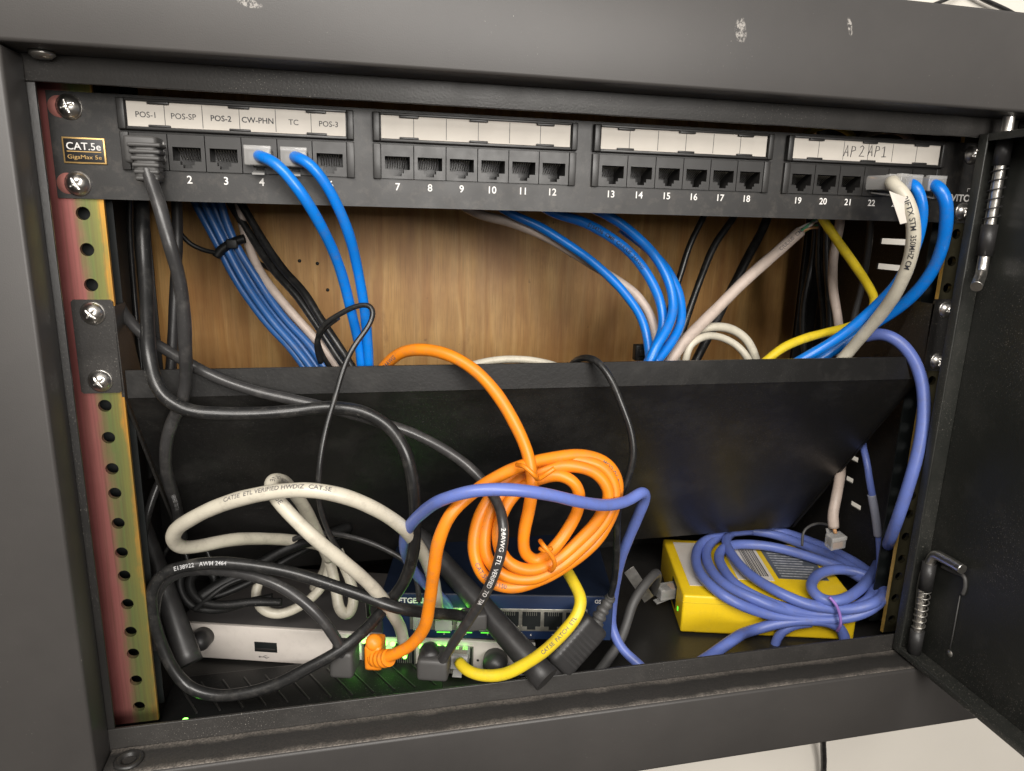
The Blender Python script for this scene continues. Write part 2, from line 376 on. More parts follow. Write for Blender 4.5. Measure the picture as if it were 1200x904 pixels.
def cable_text(g, path, r, txt, frac, size, side=0.0, flip=False, bold=.02):
    """print lettering onto the jacket, wrapped round it, starting at fraction frac of its length"""
    cum = [0]
    for a, b in zip(path, path[1:]): cum.append(cum[-1] + (b - a).length)
    s0 = cum[-1] * frac; vs, fs = glyphs(txt, size, bold, 1)
    vm = size * .35
    def pos(s_):
        s_ = max(0, min(cum[-1] - 1e-3, s_)); i = 0
        import bisect
        i = min(len(path) - 2, max(0, bisect.bisect_right(cum, s_) - 1)); t = (s_ - cum[i]) / (cum[i + 1] - cum[i])
        return path[i].lerp(path[i + 1], t), (path[min(i + 2, len(path) - 1)] - path[max(i - 1, 0)]).normalized()
    out = []
    for v in vs:
        p, t = pos(s0 + (-v.x if flip else v.x)); c = (CAM - p); c = (c - t * c.dot(t)).normalized(); u = c.cross(t)
        if flip: u = -u
        ang = side - (v.y - vm) / r
        out.append(p + (c * math.cos(ang) + u * -math.sin(ang)) * (r * 1.035 + .05))
    g.add(out, fs, True)
def cable(name, pts, wpx, m, label, cat='cable', group=None, parts=False, n=16, r=None):
    """returns (root, path, radius); with parts the root is an Empty and the jacket its child"""
    p = path_px(pts); r = r or radius_for(p, wpx) * .87
    ph = [random.uniform(0, 6.28) for _ in range(6)]; q = []
    for i, v in enumerate(p):       # a real jacket is never a perfect sweep: slow wander and slight ovality
        s_ = i * 1.6; k = min(1, i / 12, (len(p) - 1 - i) / 12) * min(.42, r * .16)
        q.append(v + Vector((math.sin(s_ / 23 + ph[0]) + .5 * math.sin(s_ / 9 + ph[3]), .6 * math.sin(s_ / 19 + ph[1]), math.sin(s_ / 27 + ph[2]) + .5 * math.sin(s_ / 11 + ph[4]))) * k)
    p = q
    g = G().tube(p, [r * (1 + .022 * math.sin(i * .21 + ph[5]) + .012 * math.sin(i * .63 + ph[0])) for i in range(len(p))], n)
    if parts:
        lo = min(p, key=lambda v: v.z); root = thing(name, lo, 0, label, cat, group)
        obj('jacket', g, m, root)
    else: root = one(name, g, m, label, cat, group)
    return root, p, r

# ------------------------------------------------------------------ setting
ZF = -305                                         # cabinet floor
YB = 180                                          # front of the plywood
structure('wall', G().box(-1600, 1600, 191, 211, -1500, 900), 'cream_wall')
pw = thing('plywood_board', (0, YB, -330), 0, 'brown plywood backboard behind the open rack', 'plywood board')
obj('board', G().box(-275, 275, YB, YB + 10.5, -330, 75, .6), 'plywood', pw)
for px, py in ((351, 306), (372, 309), (669, 300), (330, 352), (384, 340)):
    c = at(px, py, YB); obj('nail_hole', G().lathe([(1.3, 0), (1.2, .5), (.3, .7)], c, (0, -1, 0), 12), 'hole', pw)

# ------------------------------------------------------------------ cabinet
cab = thing('rack_cabinet', (0, 0, -335), 0, 'black steel wall rack cabinet with its door swung open', 'cabinet')
scuffs = [(at(292, 4, -42).x, -42, at(292, 4, -42).z, 9, 3, .15), (at(868, 35, -42).x, -42, at(868, 35, -42).z, 5, 10, -.3), (at(996, 32, -42).x, -42, at(996, 32, -42).z, 2.4, 8, -.35)]
obj('top_frame', G().box(-330, 330, -42, -20.2, 33, 79, 1.6), face_scuff('front_face_paint', scuffs), cab)
obj('side_frame', G().box(-330, -241, -40, -20.2, -335, 32.6, 1.6), face_scuff('left_face_paint'), cab)
obj('side_frame', G().box(241, 330, -40, -20.2, -290.7, 32.6, 1.6), face_scuff('right_face_paint'), cab)
obj('bottom_frame', G().box(-240.6, 330, -40, -20.2, -335, -291, 1.6), face_scuff('bottom_face_paint'), cab)
obj('ledge', G().box(-240.4, 240.4, -38.6, -20.2, -291.6, -290.8, .2), 'dusty', cab)
obj('frame_lip', G().box(-254, 254, -20, -18.5, 22.8, 60, .4), 'lip', cab)
obj('frame_lip', G().box(-254, 254, -20, -18.5, -334, -279.6, .4), 'lip', cab)
obj('frame_lip', G().box(-254, -238.2, -19.8, -18.4, -279.4, 22.6, .3), 'inner', cab)
obj('frame_lip', G().box(238.2, 254, -19.8, -18.4, -279.4, 22.6, .3), 'lip', cab)
# side walls; the right one carries a ladder of vent slots
obj('side_wall', G().box(-256, -254.5, -18.2, YB - .5, -334, 70), 'inner', cab)
slots = [(-35.5, 60, 90), (-53.3, 60, 90), (-199, 80, 89), (-216.8, 82, 91), (-234, 70, 82)]
ys = sorted({-18.2, YB - .5, *[q for s_ in slots for q in s_[1:]]}); zs = [-334] + sum([[z - 2.0, z + 2.0] for z, _, _ in reversed(slots)], []) + [70]
def wall_solid(i, j):
    if j % 2 == 0: return True
    z, a_, b_ = slots[len(slots) - 1 - j // 2]; return not (ys[i] >= a_ and ys[i + 1] <= b_)
obj('side_wall', G().plate(ys, zs, wall_solid, 256, 257.5, axis='x'), 'inner', cab, label='side wall with narrow vent slots')
obj('rear_shade_sheet', G().box(-254, 254, YB - 2.5, YB - 1, -334, -165), 'inner', cab)  # added black sheet, stands for the darkness low at the rear
obj('top_panel', G().box(-254, 254, -18.2, YB - .5, 61, 62.5), 'inner', cab)
obj('floor_panel', G().box(-254, 254, -18.2, YB - .5, ZF - 1.5, ZF), 'inner', cab)
# left inner upright with a folded edge, seen behind the rail
for x0, x1, y0, y1 in ((-253.5, -240, 60, 61.5), (-253.5, -243, 150, 151.5)):
    obj('inner_upright', G().box(x0, x1, y0, y1, ZF + .5, 60, .4), 'inner', cab)
obj('inner_upright', G().box(238, 255, 150, 151.5, ZF + .5, 60, .4), 'inner', cab)
# grommet in the lower left corner of the ledge, slot screw in the top ledge
c = atZ(151, 892, -291); obj('grommet', G().lathe([(6.8, 0), (6.8, 1.2), (5.8, 2), (3.6, 1.6), (3.2, -.5), (.1, -.6)], (c.x, -30, -291), (0, 0, 1)), 'inner', cab)
c = atZ(49, 61, 32.8); obj('bolt', G().lathe([(4.6, 0), (4.6, 1.2), (3.2, 2.4), (.1, 2.5)], (c.x, c.y, 32.9), (0, 0, -1)), 'dullsteel', cab)
# rack rails with their hole pattern
U = 44.45
holes = [U * -u + d for u in range(0, 7) for d in (15.875, 0, -15.875)]
def rail(x0, x1, hx, name, m):
    g = G(); yf = 0; r = 2.95; zt, zb = 27, -292
    sgn = 1
    zsort = sorted(holes)
    edges = [zb] + [z + e for z in zsort for e in (-5, 5)] + [zt]
    # faces: strips left and right of the hole column, plates between holes, rings about the holes
    def quad(a, b, c_, d): g.add([(a, yf, c_), (b, yf, c_), (b, yf, d), (a, yf, d)], [(0, 1, 2, 3)])
    a, b = hx - 5, hx + 5
    for xa, xb in ((x0, a), (b, x1)):
        if xb > xa:
            for c_, d in zip(edges, edges[1:]): quad(xa, xb, c_, d)
    for i in range(0, len(edges), 2): quad(a, b, edges[i], edges[i + 1])
    n = 24
    for z in zsort:
        vs = []
        for k in range(n):
            t = 2 * math.pi * (k + .5) / n; c_, s_ = math.cos(t), math.sin(t); q = 5 / max(abs(c_), abs(s_))
            vs += [(hx + q * c_, yf, z + q * s_), (hx + r * c_, yf, z + r * s_), (hx + r * c_, yf + 2.6, z + r * s_)]
        fs = []
        for k in range(n):
            j = (k + 1) % n; fs += [(3 * k, 3 * j, 3 * j + 1, 3 * k + 1), (3 * k + 1, 3 * j + 1, 3 * j + 2, 3 * k + 2)]
        # close the square's corners
        g.add(vs, fs)
        for sx in (-1, 1):
            for sz in (-1, 1):
                k = min(range(n), key=lambda k: -(vs[3 * k][0] - hx) * sx - (vs[3 * k][2] - z) * sz)
                nb = [k, (k + 1) % n, (k - 1) % n]
                cc = Vector((hx + 5 * sx, yf, z + 5 * sz))
                best = sorted(range(n), key=lambda k: (Vector(vs[3 * k]) - cc).length)[:2]
                g.add([cc, vs[3 * best[0]], vs[3 * best[1]]], [(0, 1, 2)])
    # rim, return flanges
    outer = x0 if abs(x0) > abs(x1) else x1; inn = x1 if outer == x0 else x0
    g.add([(inn, 0, zb), (inn, 2, zb), (inn, 2, zt), (inn, 0, zt)], [(0, 1, 2, 3)])
    g.add([(outer, 0, zb), (outer, 30, zb), (outer, 30, zt), (outer, 0, zt)], [(0, 1, 2, 3)])
    g.add([(x0, 0, zb), (x1, 0, zb), (x1, 2, zb), (x0, 2, zb)], [(0, 1, 2, 3)]); g.add([(x0, 0, zt), (x1, 0, zt), (x1, 2, zt), (x0, 2, zt)], [(0, 1, 2, 3)])
    rl = obj('rack_rail', g, m, cab)
    ring = G()
    for z in zsort: ring.lathe([(4.2, -.05), (4.0, .12), (3.35, .12), (3.3, -.1)], (hx, 0, z), (0, -1, 0), 24)
    # black sheet that paints the darkness seen through the holes
    obj('hole_shade', G().box(min(x0, x1) + .5, max(x0, x1) - .5, 14, 15, zb, zt), 'hole', rl)
    return rl
rail(-248, -223.7, -232.55, 'left', 'zinc')
rr_ = rail(227.5, 248, 232.55, 'right', 'zincreflect')
obj('rail_edge', G().box(226.9, 227.45, -.05, 2.2, -292, 27), 'zincedge', rr_)

# door: a shallow tray hinged at the right, opened square to the front
DX, DP = 217, 231                                  # rim and panel of the tray
dz0, dz1, dyh, dyf = -289, 24.5, -20.6, -500
ang = math.radians(-1.6); DT = Matrix.Translation((DX, dyh, 0)) @ Matrix.Rotation(ang, 4, 'Z') @ Matrix.Translation((-DX, -dyh, 0))
g = G()
g.box(DP, DP + 1.5, dyf, dyh, dz0, dz1, .3, DT)
g.box(DX, DP - .02, dyh - 1.6, dyh, dz0 + 1.7, dz1 - 1.7, .4, DT)
g.box(DX, DP - .02, dyf, dyf + 1.6, dz0 + 1.7, dz1 - 1.7, .4, DT)
g.box(DX, DP - .02, dyf, dyh, dz0, dz0 + 1.6, .4, DT)
g.box(DX, DP - .02, dyf, dyh, dz1 - 1.6, dz1, .4, DT)
# rolled rim
g.box(DX - .6, DX + .6, dyh - 6, dyh - .1, dz0 + .2, dz1 - .2, .5, DT)
g.box(DX - .6, DX + .6, dyf, dyh - 6.1, dz0 + .1, dz0 + 4.2, .5, DT)
g.box(DX - .6, DX + .6, dyf, dyh - 6.1, dz1 - 4.2, dz1 - .1, .5, DT)
door = obj('door', g, 'door', cab, label='open door seen from its inside')
# spring hinge pins
def coil(cx, cy, z0, z1, r, turns, wr):
    n = turns * 14; return [Vector((cx + r * math.cos(2 * math.pi * k / 14), cy + r * math.sin(2 * math.pi * k / 14), z0 + (z1 - z0) * k / n)) for k in range(n + 1)]
hx, hy = 224.5, -29.5
def zat(px, py): return atX(px, py, hx).z
zt1, zt2, zt3, zt4 = zat(1168, 196), zat(1156, 262), zat(1155, 300), zat(1160, 318)
pin = obj('hinge_pin', G().tube(smooth(spline([(hx, hy, 33.5), (hx, hy, 10), (hx, hy, zt4 + 6), (hx - 1, hy - 1, zt4 - 1), (hx - 7, hy - 6, zt4 - 5), (hx - 12, hy - 10, zt4 - 8)], 1), 2), 2.9, 18), 'steel', door)
obj('pin_sleeve', G().tube([(hx, hy, zt2 - .5), (hx, hy, zt3)], 4.0, 20), 'antenna', door)
obj('pin_sleeve', G().tube([(hx, hy, 22), (hx, hy, zt1 + .5)], 4.0, 20), 'antenna', door)
obj('spring', G().tube(coil(hx, hy, zt2, zt1, 3.9, 6, .4), .42, 6), 'antenna', door)
zb1, zb2, zb3 = zat(1088, 655), zat(1083, 690), zat(1078, 740)
obj('hinge_pin', G().tube(smooth(spline([(hx, hy, -291), (hx, hy, -270), (hx, hy, zb1 - 2), (hx + .5, hy - 2, zb1 + 4), (hx + 1, hy - 10, zb1 + 5), (hx + 1, hy - 22, zb1 + 5)], 1), 2), 2.9, 18), 'steel', door)
obj('pin_sleeve', G().tube([(hx, hy, zb1 - 2), (hx, hy, zb2)], 4.0, 20), 'antenna', door)
obj('pin_sleeve', G().tube([(hx, hy, zb3), (hx, hy, -287)], 4.0, 20), 'antenna', door)
obj('spring', G().tube(coil(hx, hy, zb3, zb2, 3.5, 7, .4), .42, 6), 'dullsteel', door)
def onpanel(px, py): return atX(px, py, DP - 1.2)
obj('pin_reflection', G().tube(smooth(spline([onpanel(1104, 664), onpanel(1119, 671), onpanel(1130, 676), onpanel(1131, 688), onpanel(1128, 697)], 1), 2), 1.2, 10), 'rubber', door)  # tube drawn for the hinge pin's mirror image on the panel
obj('pin_reflection', G().tube([onpanel(1125, 698), onpanel(1117, 742), onpanel(1113, 762)], .35, 8), 'rubber', door)  # thin line carrying the drawn reflection downwards
p = onpanel(1112, 766); obj('rivet', G().lathe([(2.6, 0), (2.2, .8), (.2, 1.3)], (DP - .1, p.y, p.z), (-1, 0, 0), 16), 'dullsteel', door)

# ------------------------------------------------------------------ patch panel
pp = thing('patch_bay', (0, -1.6, -22.2), 0, 'black 24 port patch panel across the top of the rack', 'patch panel')
YP = -1.6
pg = G(); R3 = 2
xl, xr = -241.3, 241.3
groups = [-202.35 + 108.75 * k for k in range(4)]
# face plate with four real openings for the jacks
xs = [xl]; open_i = []
for gx in groups:
    open_i.append(len(xs)); xs += [gx - 7.6, gx + 5 * 15.5 + 7.6]
xs.append(xr)
pg.plate(xs, [-22.2, -9.1, 6.7, 22.2], lambda i, j: not (i in open_i and j == 1), YP, YP + 1.6)
obj('face_plate', pg, 'panel', pp)
pg = G(); pg.box(-215, 215, 34, 36, -20, 20, .4); pg.box(-215, 215, .6, 33, 19.5, 20.8); pg.box(-215, 215, .6, 33, -20.8, -19.5)
obj('rear_tray', pg, 'inner', pp)
num = G()
port_i = 0
for gi, gx in enumerate(groups):
    x0, x1 = gx - 11.3, gx + 5 * 15.5 + 11.3
    # raised bezel pieces beside and above the jacks
    obj('bezel', G().box(x0, gx - 7.7, YP - 1.7, YP - .05, -9.3, 6.9, .35), 'port', pp)
    obj('bezel', G().box(gx + 77.5 + 7.7, x1, YP - 1.7, YP - .05, -9.3, 6.9, .35), 'port', pp)
    hg = G()
    hx0, hx1 = gx - 7.4, gx + 77.5 + 7.6
    hg.box(x0, x1, YP - 1.0, YP - .05, 7.5, 20.9, .3)
    hg.box(x0, hx0 - .6, YP - 3.0, YP - 1.0, 7.7, 20.7, .5); hg.box(hx1 + .6, x1, YP - 3.0, YP - 1.0, 7.7, 20.7, .5)
    hg.box(hx0 - .5, hx1 + .5, YP - 2.9, YP - 1.0, 19.5, 20.7, .3); hg.box(hx0 - .5, hx1 + .5, YP - 2.9, YP - 1.0, 7.7, 9.1, .3)
    for tx in (.14, .5, .86):
        xx = hx0 + (hx1 - hx0) * tx
        hg.box(xx - 4.5, xx + 4.5, YP - 3.1, YP - 1.9, 18.5, 19.7, .35)
        hg.box(xx - 4.5, xx + 4.5, YP - 3.1, YP - 1.9, 8.9, 10.0, .35)
    holder = obj('label_holder', hg, 'port', pp)
    lab = obj('paper_label', G().box(hx0, hx1, YP - 1.75, YP - 1.05, 9.0, 19.5), 'paper', holder)
    tg = G(); yt = YP - 1.85
    for k in range(1, 6):
        xx = gx + 15.5 * (k - .5); tg.box(xx - .12, xx + .12, yt + .02, yt + .09, 9.6, 19.2)
    if gi == 0:
        for k, t in enumerate(('POS-1', 'POS-SP', 'POS-2', 'CW-PHN', 'TC', 'POS-3')):
            text(tg, t, 3.4, lambda u, v, k=k: Vector((gx + 15.5 * k + u, yt, 13.0 + v)), bold=.05 if k in (2, 3) else .01)
    if gi == 3:
        def st(pts): stroke(tg, [Vector((x, yt, z)) for x, z in pts], .22)
        for bx, by in ((147.4, 11.6), (162.5, 12.3)):      # handwritten AP
            st([(bx, by), (bx + 1.9, by + 5.6), (bx + 2.7, by - .1)]); st([(bx + .3, by + 1.9), (bx + 2.6, by + 2.1)])
            st([(bx + 4.4, by - .4), (bx + 4.9, by + 5.3), (bx + 6.7, by + 4.9), (bx + 7, by + 3.3), (bx + 4.8, by + 2.6)])
        st([(157.2, 16.5), (158.5, 17.4), (159.6, 16.4), (158.4, 13.6), (157, 11.9), (160.2, 11.9)])
        st([(171.4, 16.6), (172.7, 17.6), (172.7, 12.2)]); st([(171.4, 12.1), (174, 12.2)])
    obj('label_print', tg, 'ink', holder)
    for k in range(6):
        port_i += 1; cx = gx + 15.5 * k; T = Matrix.Translation((cx, 0, 0))
        xs2 = [-7.55, -5.9, -3.0, -1.9, 1.9, 3.0, 5.9, 7.55]; zs2 = [-8.9, -7.7, -6.3, -4.7, 1.3, 6.5]
        def solid(i, j):
            if i in (0, 6) or j in (0, 4): return True
            if j == 3: return False
            if j == 2: return i in (1, 5)
            return i in (1, 2, 4, 5)
        jg = G().plate(xs2, zs2, solid, YP - 1.1, YP + 3, T)
        jg.box(-7.0, 7.0, YP + 13, YP + 14, -9, 6.6, 0, T); 
        for sx in (-1, 1): jg.box(sx * 6.2 - .3, sx * 6.2 + .3, YP + 3.05, YP + 13, -8.8, 6.5, 0, T)
        jack = obj('jack', jg, 'port', pp)
        cg = G()
        for q in range(8):
            xx = -4.1 + q * 1.17; cg.tube([T @ Vector((xx, YP + 2.2, .9)), T @ Vector((xx, YP + 5.5, -.4)), T @ Vector((xx, YP + 10, -3.4))], .17, 5)
        obj('contacts', cg, 'contact', jack)
        num = G(); text(num, str(port_i), 4.8, lambda u, v, cx=cx: Vector((cx + u + .1, YP - .12, -14.2 + v)), bold=.06)
        obj('port_number', num, 'whiteink', pp)
# badge and maker's name
bd = obj('badge', G().box(-237, -220, YP - .8, YP - .05, -7.4, 3.6, .3), 'gold', pp)
obj('badge_face', G().box(-236.3, -220.7, YP - .95, YP - .7, -6.7, 2.9, .05), 'badge', bd)
g = G(); text(g, 'CAT.5e', 4.3, lambda u, v: Vector((-228.5 + u, YP - 1.05, -1.6 + v)), width=13.6, bold=.04)
obj('badge_print', g, 'whiteink', bd)
g = G(); text(g, 'GigaMax 5e', 2.4, lambda u, v: Vector((-228.5 + u, YP - 1.05, -5.4 + v)), width=13.4); g.box(-235.3, -221.7, YP - 1.05, YP - .98, -2.55, -2.2)
obj('badge_print', g, 'gold', bd)
g = G(); text(g, 'LEVITON', 5.4, lambda u, v: Vector((229.1 + u, YP - .12, -10 + v)), width=23, bold=.14)
stroke(g, [Vector((233.5, YP - .1, -4.6)), Vector((233.5, YP - .1, -2.8)), Vector((240.4, YP - .1, -2.8))], .2)
obj('brand_print', g, 'whiteink', pp)
for sx in (-1, 1):
    for sz in (-1, 1):
        hxs = 232.55 * sx
        sc_ = obj('screw', G().screw(hxs, YP - .9, 15.875 * sz, 4.9, random.uniform(.2, 1.2)), 'steel', pp)
        obj('washer', G().lathe([(5.3, 0), (5.3, .7), (4.6, .9), (.1, .9)], (hxs, YP, 15.875 * sz), (0, -1, 0)), 'steel', sc_)
# slotted mounting holes showing the pink rail beside the left screws
for sz in (-1, 1):
    obj('mounting_slot', G().lathe([(4.5, 0), (4.5, .12), (.1, .12)], (-236.6, YP, 15.875 * sz), (0, -1, 0), 24), mat('slot_pink' , (.5, .2, .17), .4, .3), pp)

# ------------------------------------------------------------------ sloping shelf
sh = thing('rack_shelf', (0, 0, -112), 0, 'black sheet steel shelf tilted down below the plywood', 'shelf')
zl, zc = -100.4, -113.5
def slope(y): return zc - y * 1.43
X = 222
g = G(); g.prism([(-X, zc - .4), (X - 6, zc - 2.4), (X - 12, zl - 1.6), (-X, zl)], -.7, .7)
g.add([(-X, -.68, zc), (X, -.68, zc - 2), (X, 104, slope(104)), (-X, 104, slope(104)), (-X, .68, zc + .6), (X, .68, zc - 1.4), (X, 105.4, slope(104)), (-X, 105.4, slope(104))],
      [(0, 1, 2, 3), (4, 7, 6, 5), (0, 4, 5, 1), (1, 5, 6, 2), (2, 6, 7, 3), (3, 7, 4, 0)])
obj('tray', g, 'shelf', sh)
for sx in (-1, 1):
    x0, x1 = (-241.3, -224) if sx < 0 else (224, 241.3)
    zt, zb = -66.9, -110.9
    g = G(); bv = 1.0
    g.prism([(x0, zb + bv), (x0 + bv, zb), (x1 - bv, zb), (x1, zb + bv), (x1, zt - bv), (x1 - bv, zt), (x0 + bv, zt), (x0, zt - bv)], -1.6, -.1)
    xi = x1 if sx < 0 else x0
    # folded edge and triangular gusset going back and down
    g.prism([(-1.55, zt - 3), (14, zt - 3), (60, slope(45)), (104, slope(104)), (0, zc)], xi - .7 * (1 - sx) + (0 if sx > 0 else .7), xi + .7 * (1 + sx) + .6, axis='x')
    obj('ear', g, 'lip' if sx < 0 else 'inner', sh)
    for z in (-73.025, -104.775):
        sc_ = obj('screw', G().screw(232.55 * sx, YP - .9, z, 4.9, random.uniform(0, 1.5)), 'steel', sh)
        obj('washer', G().lathe([(5.3, 0), (5.3, .7), (4.6, .9), (.1, .9)], (232.55 * sx, YP, z), (0, -1, 0)), 'steel', sc_)

# ------------------------------------------------------------------ plugs
def frame_of(p, fwd, up=Vector((0, 0, 1))):
    f = Vector(fwd).normalized(); u = Vector(up); u = (u - f * u.dot(f)).normalized(); s_ = f.cross(u)
    return Matrix.Translation(p) @ Matrix((( s_.x, f.x, u.x, 0), (s_.y, f.y, u.y, 0), (s_.z, f.z, u.z, 0), (0, 0, 0, 1)))
def rj45(p, fwd, root, m='clear', out=9, inside=8, up=Vector((0, 0, 1)), clip=True):
    """modular plug: p on the socket face, fwd pointing into the socket"""
    T = frame_of(p, fwd, up); g = G()
    g.box(-5.8, 5.8, -out, inside, -3.9, 3.9, .6, T)
    g.box(-5.8, 5.8, -out - .01, -out + 3, 2.9, 4.6, .3, T)
    if clip:
        g.add([T @ Vector(v) for v in ((-2.4, inside - 2, -4), (2.4, inside - 2, -4), (2.6, -out - 1, -7.2), (-2.6, -out - 1, -7.2), (-2.4, inside - 2, -4.8), (2.4, inside - 2, -4.8), (2.6, -out - 1, -8), (-2.6, -out - 1, -8))],
              [(0, 1, 2, 3), (4, 7, 6, 5), (0, 4, 5, 1), (1, 5, 6, 2), (2, 6, 7, 3), (3, 7, 4, 0)])
    pl = obj('plug', g, m, root)
    obj('plug_core', G().box(-4.3, 4.3, -out + 2.5, inside - 1.5, -2.3, 2.2, .5, T), 'rubber', pl)
    pg_ = G()
    for k in range(8): pg_.box(-3.7 + k * 1.02, -3.3 + k * 1.02, inside - 7, inside - .8, 2.6, 3.3, 0, T)
    obj('pins', pg_, 'copper', pl)
    return pl
def boot(pts, r0, r1, m, root, ribs=6, w=None):
    """tapered strain relief with ribs along a path"""
    p = spline(pts, .5); n = len(p); rs = []
    for i in range(n):
        t = i / (n - 1); rr = r0 + (r1 - r0) * t
        if ribs and int(t * ribs * 2) % 2: rr *= .9
        rs.append(rr)
    return obj('boot', G().tube(p, rs, 18), m, root)
IN = (0, 1, 0)
def portx(n): g_, k = divmod(n - 1, 6); return groups[g_] + 15.5 * k

# ------------------------------------------------------------------ cables at the patch panel
root, p, r = cable('patch_cable', [(172, 196, -14), (177, 214, -16), (183, 232, -19), (189, 254, -22), (197, 283, -24), (208, 320, -22), (214, 362, -20), (217, 405, -17), (219, 445, -10), (214, 472, -8), (205, 488, -5), (196, 513, -3), (194, 535, 1), (198, 565, 14), (206, 596, 34), (214, 630, 60)], 16.5, 'grey',
    'charcoal patch cable hanging from the booted plug in port 1 at the far left', group='patch cables plugged into the patch panel', parts=True)
g = G(); cable_text(g, p, r, 'VERIFIED TO TIA', .74, 2.6); obj('jacket_print', g, 'dimwhite', root)
T = frame_of(Vector((portx(1), YP, -1.5)), IN)
g = G(); g.box(-7.2, 6.2, -13.5, 0, -5.5, 6, 1.6, T); pl = obj('plug_hood', g, 'rubber', root)
bc = at(173, 187, -13); bt = obj('boot', G().box(bc.x - 5.0, bc.x + 5.0, -17, -7, bc.z - 9.5, bc.z + 6.8, 2.2), 'rubber', root)
rb_ = G()
for k in range(6):
    hw = 6.6 - k * .4; z0_ = bc.z + 5.6 - k * 2.75; rb_.box(bc.x - hw, bc.x + hw, -18 + k * .15, -7, z0_ - .85, z0_ + .95, .75, Matrix.Identity(4))
obj('boot_ribs', rb_, 'rubber', bt)
rj45(Vector((portx(1) + 1, YP, -1.5)), IN, root, out=3)

def panel_plug(n, root, z=-1.8, out=9): return rj45(Vector((portx(n), YP - 1, z)), IN, root, out=out)
gp = 'patch cables plugged into the patch panel'
root, p, r = cable('patch_cable', [(Vector((portx(4), -4, -1.6)),), (Vector((portx(4) + .3, -12, -1.4)),), (321, 190, -20), (340, 210, -22), (360, 237, -20), (378, 268, -14), (393, 300, -5), (406, 338, 4), (415, 375, 9), (421, 405, 12), (425, 440, 14)], 14.5, 'blue',
    'bright blue patch cable plugged into port 4 below the CW-PHN label', group=gp, parts=True); panel_plug(4, root)
root, p, r = cable('patch_cable', [(Vector((portx(5), -4, -1.6)),), (Vector((portx(5) + .3, -12, -1.4)),), (362, 192, -19), (380, 214, -18), (396, 245, -14), (408, 277, -8), (418, 312, 0), (427, 355, 6), (431, 395, 9), (433, 440, 12)], 14, 'blue',
    'bright blue patch cable plugged into port 5 below the TC label', group=gp, parts=True); panel_plug(5, root)
# white one in port 22 with a paper flag
root, p, r = cable('patch_cable', [(Vector((portx(22) + 4.5, -12, -1.6)),), (1046, 217, -23), (1057, 226, -28), (1066, 245, -32), (1071, 272, -32), (1068, 303, -28), (1054, 337, -20), (1034, 365, -8), (1012, 391, 4), (992, 415, 14), (975, 436, 18)], 17.5, 'white',
    'white patch cable with a paper flag in port 22 under the AP2 and AP1 labels', group=gp, parts=True)
g = G(); cable_text(g, p, r, '3IFTX STM  350MHZ CM', .17, 3.7, side=0, flip=False, bold=.03); obj('jacket_print', g, 'ink', root)
rj45(Vector((portx(22) + .6, YP - 1, -2)), (-.38, 1, 0), root, out=17); rj45(Vector((portx(22) + 9.0, YP - 1, -2)), (.02, 1, -.05), root, out=7, clip=False)
fl = G(); a, b, c_, d = at(1042, 224, -31), at(1063, 232, -33), at(1072, 259, -33), at(1055, 263, -32)
off = Vector((.1, .3, 0)); fl.add([a, b, c_, d, a + off, b + off, c_ + off, d + off], [(0, 1, 2, 3), (7, 6, 5, 4), (0, 4, 5, 1), (1, 5, 6, 2), (2, 6, 7, 3), (3, 7, 4, 0)])
obj('paper_flag', fl, 'paper', root)
root, p, r = cable('patch_cable', [(Vector((portx(23) + 2, -4, -2)),), (1073, 218, -16), (1081, 236, -19), (1081, 262, -18), (1071, 295, -14), (1052, 330, -8), (1022, 362, 2), (985, 393, 10), (948, 416, 16), (925, 430, 18)], 14, 'blue',
    'bright blue patch cable in port 23 running down behind the printed white cable', group=gp, parts=True); panel_plug(23, root, out=11)
root, p, r = cable('patch_cable', [(Vector((portx(24) + 1, -4, -2)),), (1099, 219, -16), (1107, 232, -19), (1109, 258, -18), (1104, 290, -14), (1088, 325, -6), (1058, 358, 6), (1025, 380, 18), (990, 402, 26), (955, 424, 30), (930, 440, 32)], 15.5, 'blue',
    'rightmost bright blue patch cable plugged into port 24', group=gp, parts=True); panel_plug(24, root, out=11)

# ------------------------------------------------------------------ cables behind, in front of the plywood
gb = 'dull blue cables tied in a bundle at the left'
lb = ['leftmost dull blue cable of the tied bundle', 'second dull blue cable from the left in the tied bundle', 'third dull blue cable from the left in the tied bundle', 'rightmost dull blue cable, beside the off-white one, in the tied bundle']
for k, o_ in enumerate((0, 9, 18, 27)):
    yy = 90 - (k % 2) * 6
    cable('network_cable', [(218 + o_ * 1.3, 215, yy), (232 + o_ * 1.1, 245, yy), (257 + o_ * .8, 290, yy), (280 + o_ * .9, 332, yy), (310 + o_ * .9, 375, yy - 8), (343 + o_ * .9, 412, yy - 18), (366 + o_ * .9, 445, yy - 26)], 10.5, 'darkblue', lb[k], group=gb)
cable('network_cable', [(278, 225, 96), (289, 280, 94), (303, 315, 88), (330, 352, 80), (358, 385, 72), (385, 415, 66), (410, 450, 60)], 12, 'pinkwhite', 'off-white cable beside the tied dull blue bundle')
cable('black_cable', [(258, 215, 98), (273, 243, 96), (297, 282, 92), (322, 318, 84), (346, 345, 76), (366, 374, 68), (385, 400, 60), (405, 430, 54), (420, 450, 50)], 11, 'black', 'left black cord running down beside the blue bundle')
cable('black_cable', [(270, 215, 94), (284, 243, 92), (306, 280, 88), (334, 318, 80), (356, 342, 70), (375, 372, 60), (396, 402, 50), (418, 440, 44)], 11, 'black', 'right black cord running down beside the blue bundle')
cable('black_cable', [(300, 306, 94), (316, 316, 90), (336, 322, 84)], 6, 'black', 'short black cord end poking out of the black cord pair')
g = G(); pts = [at(a, b, 80) for a, b in ((253, 301), (258, 294), (268, 287), (282, 281), (287, 280))]
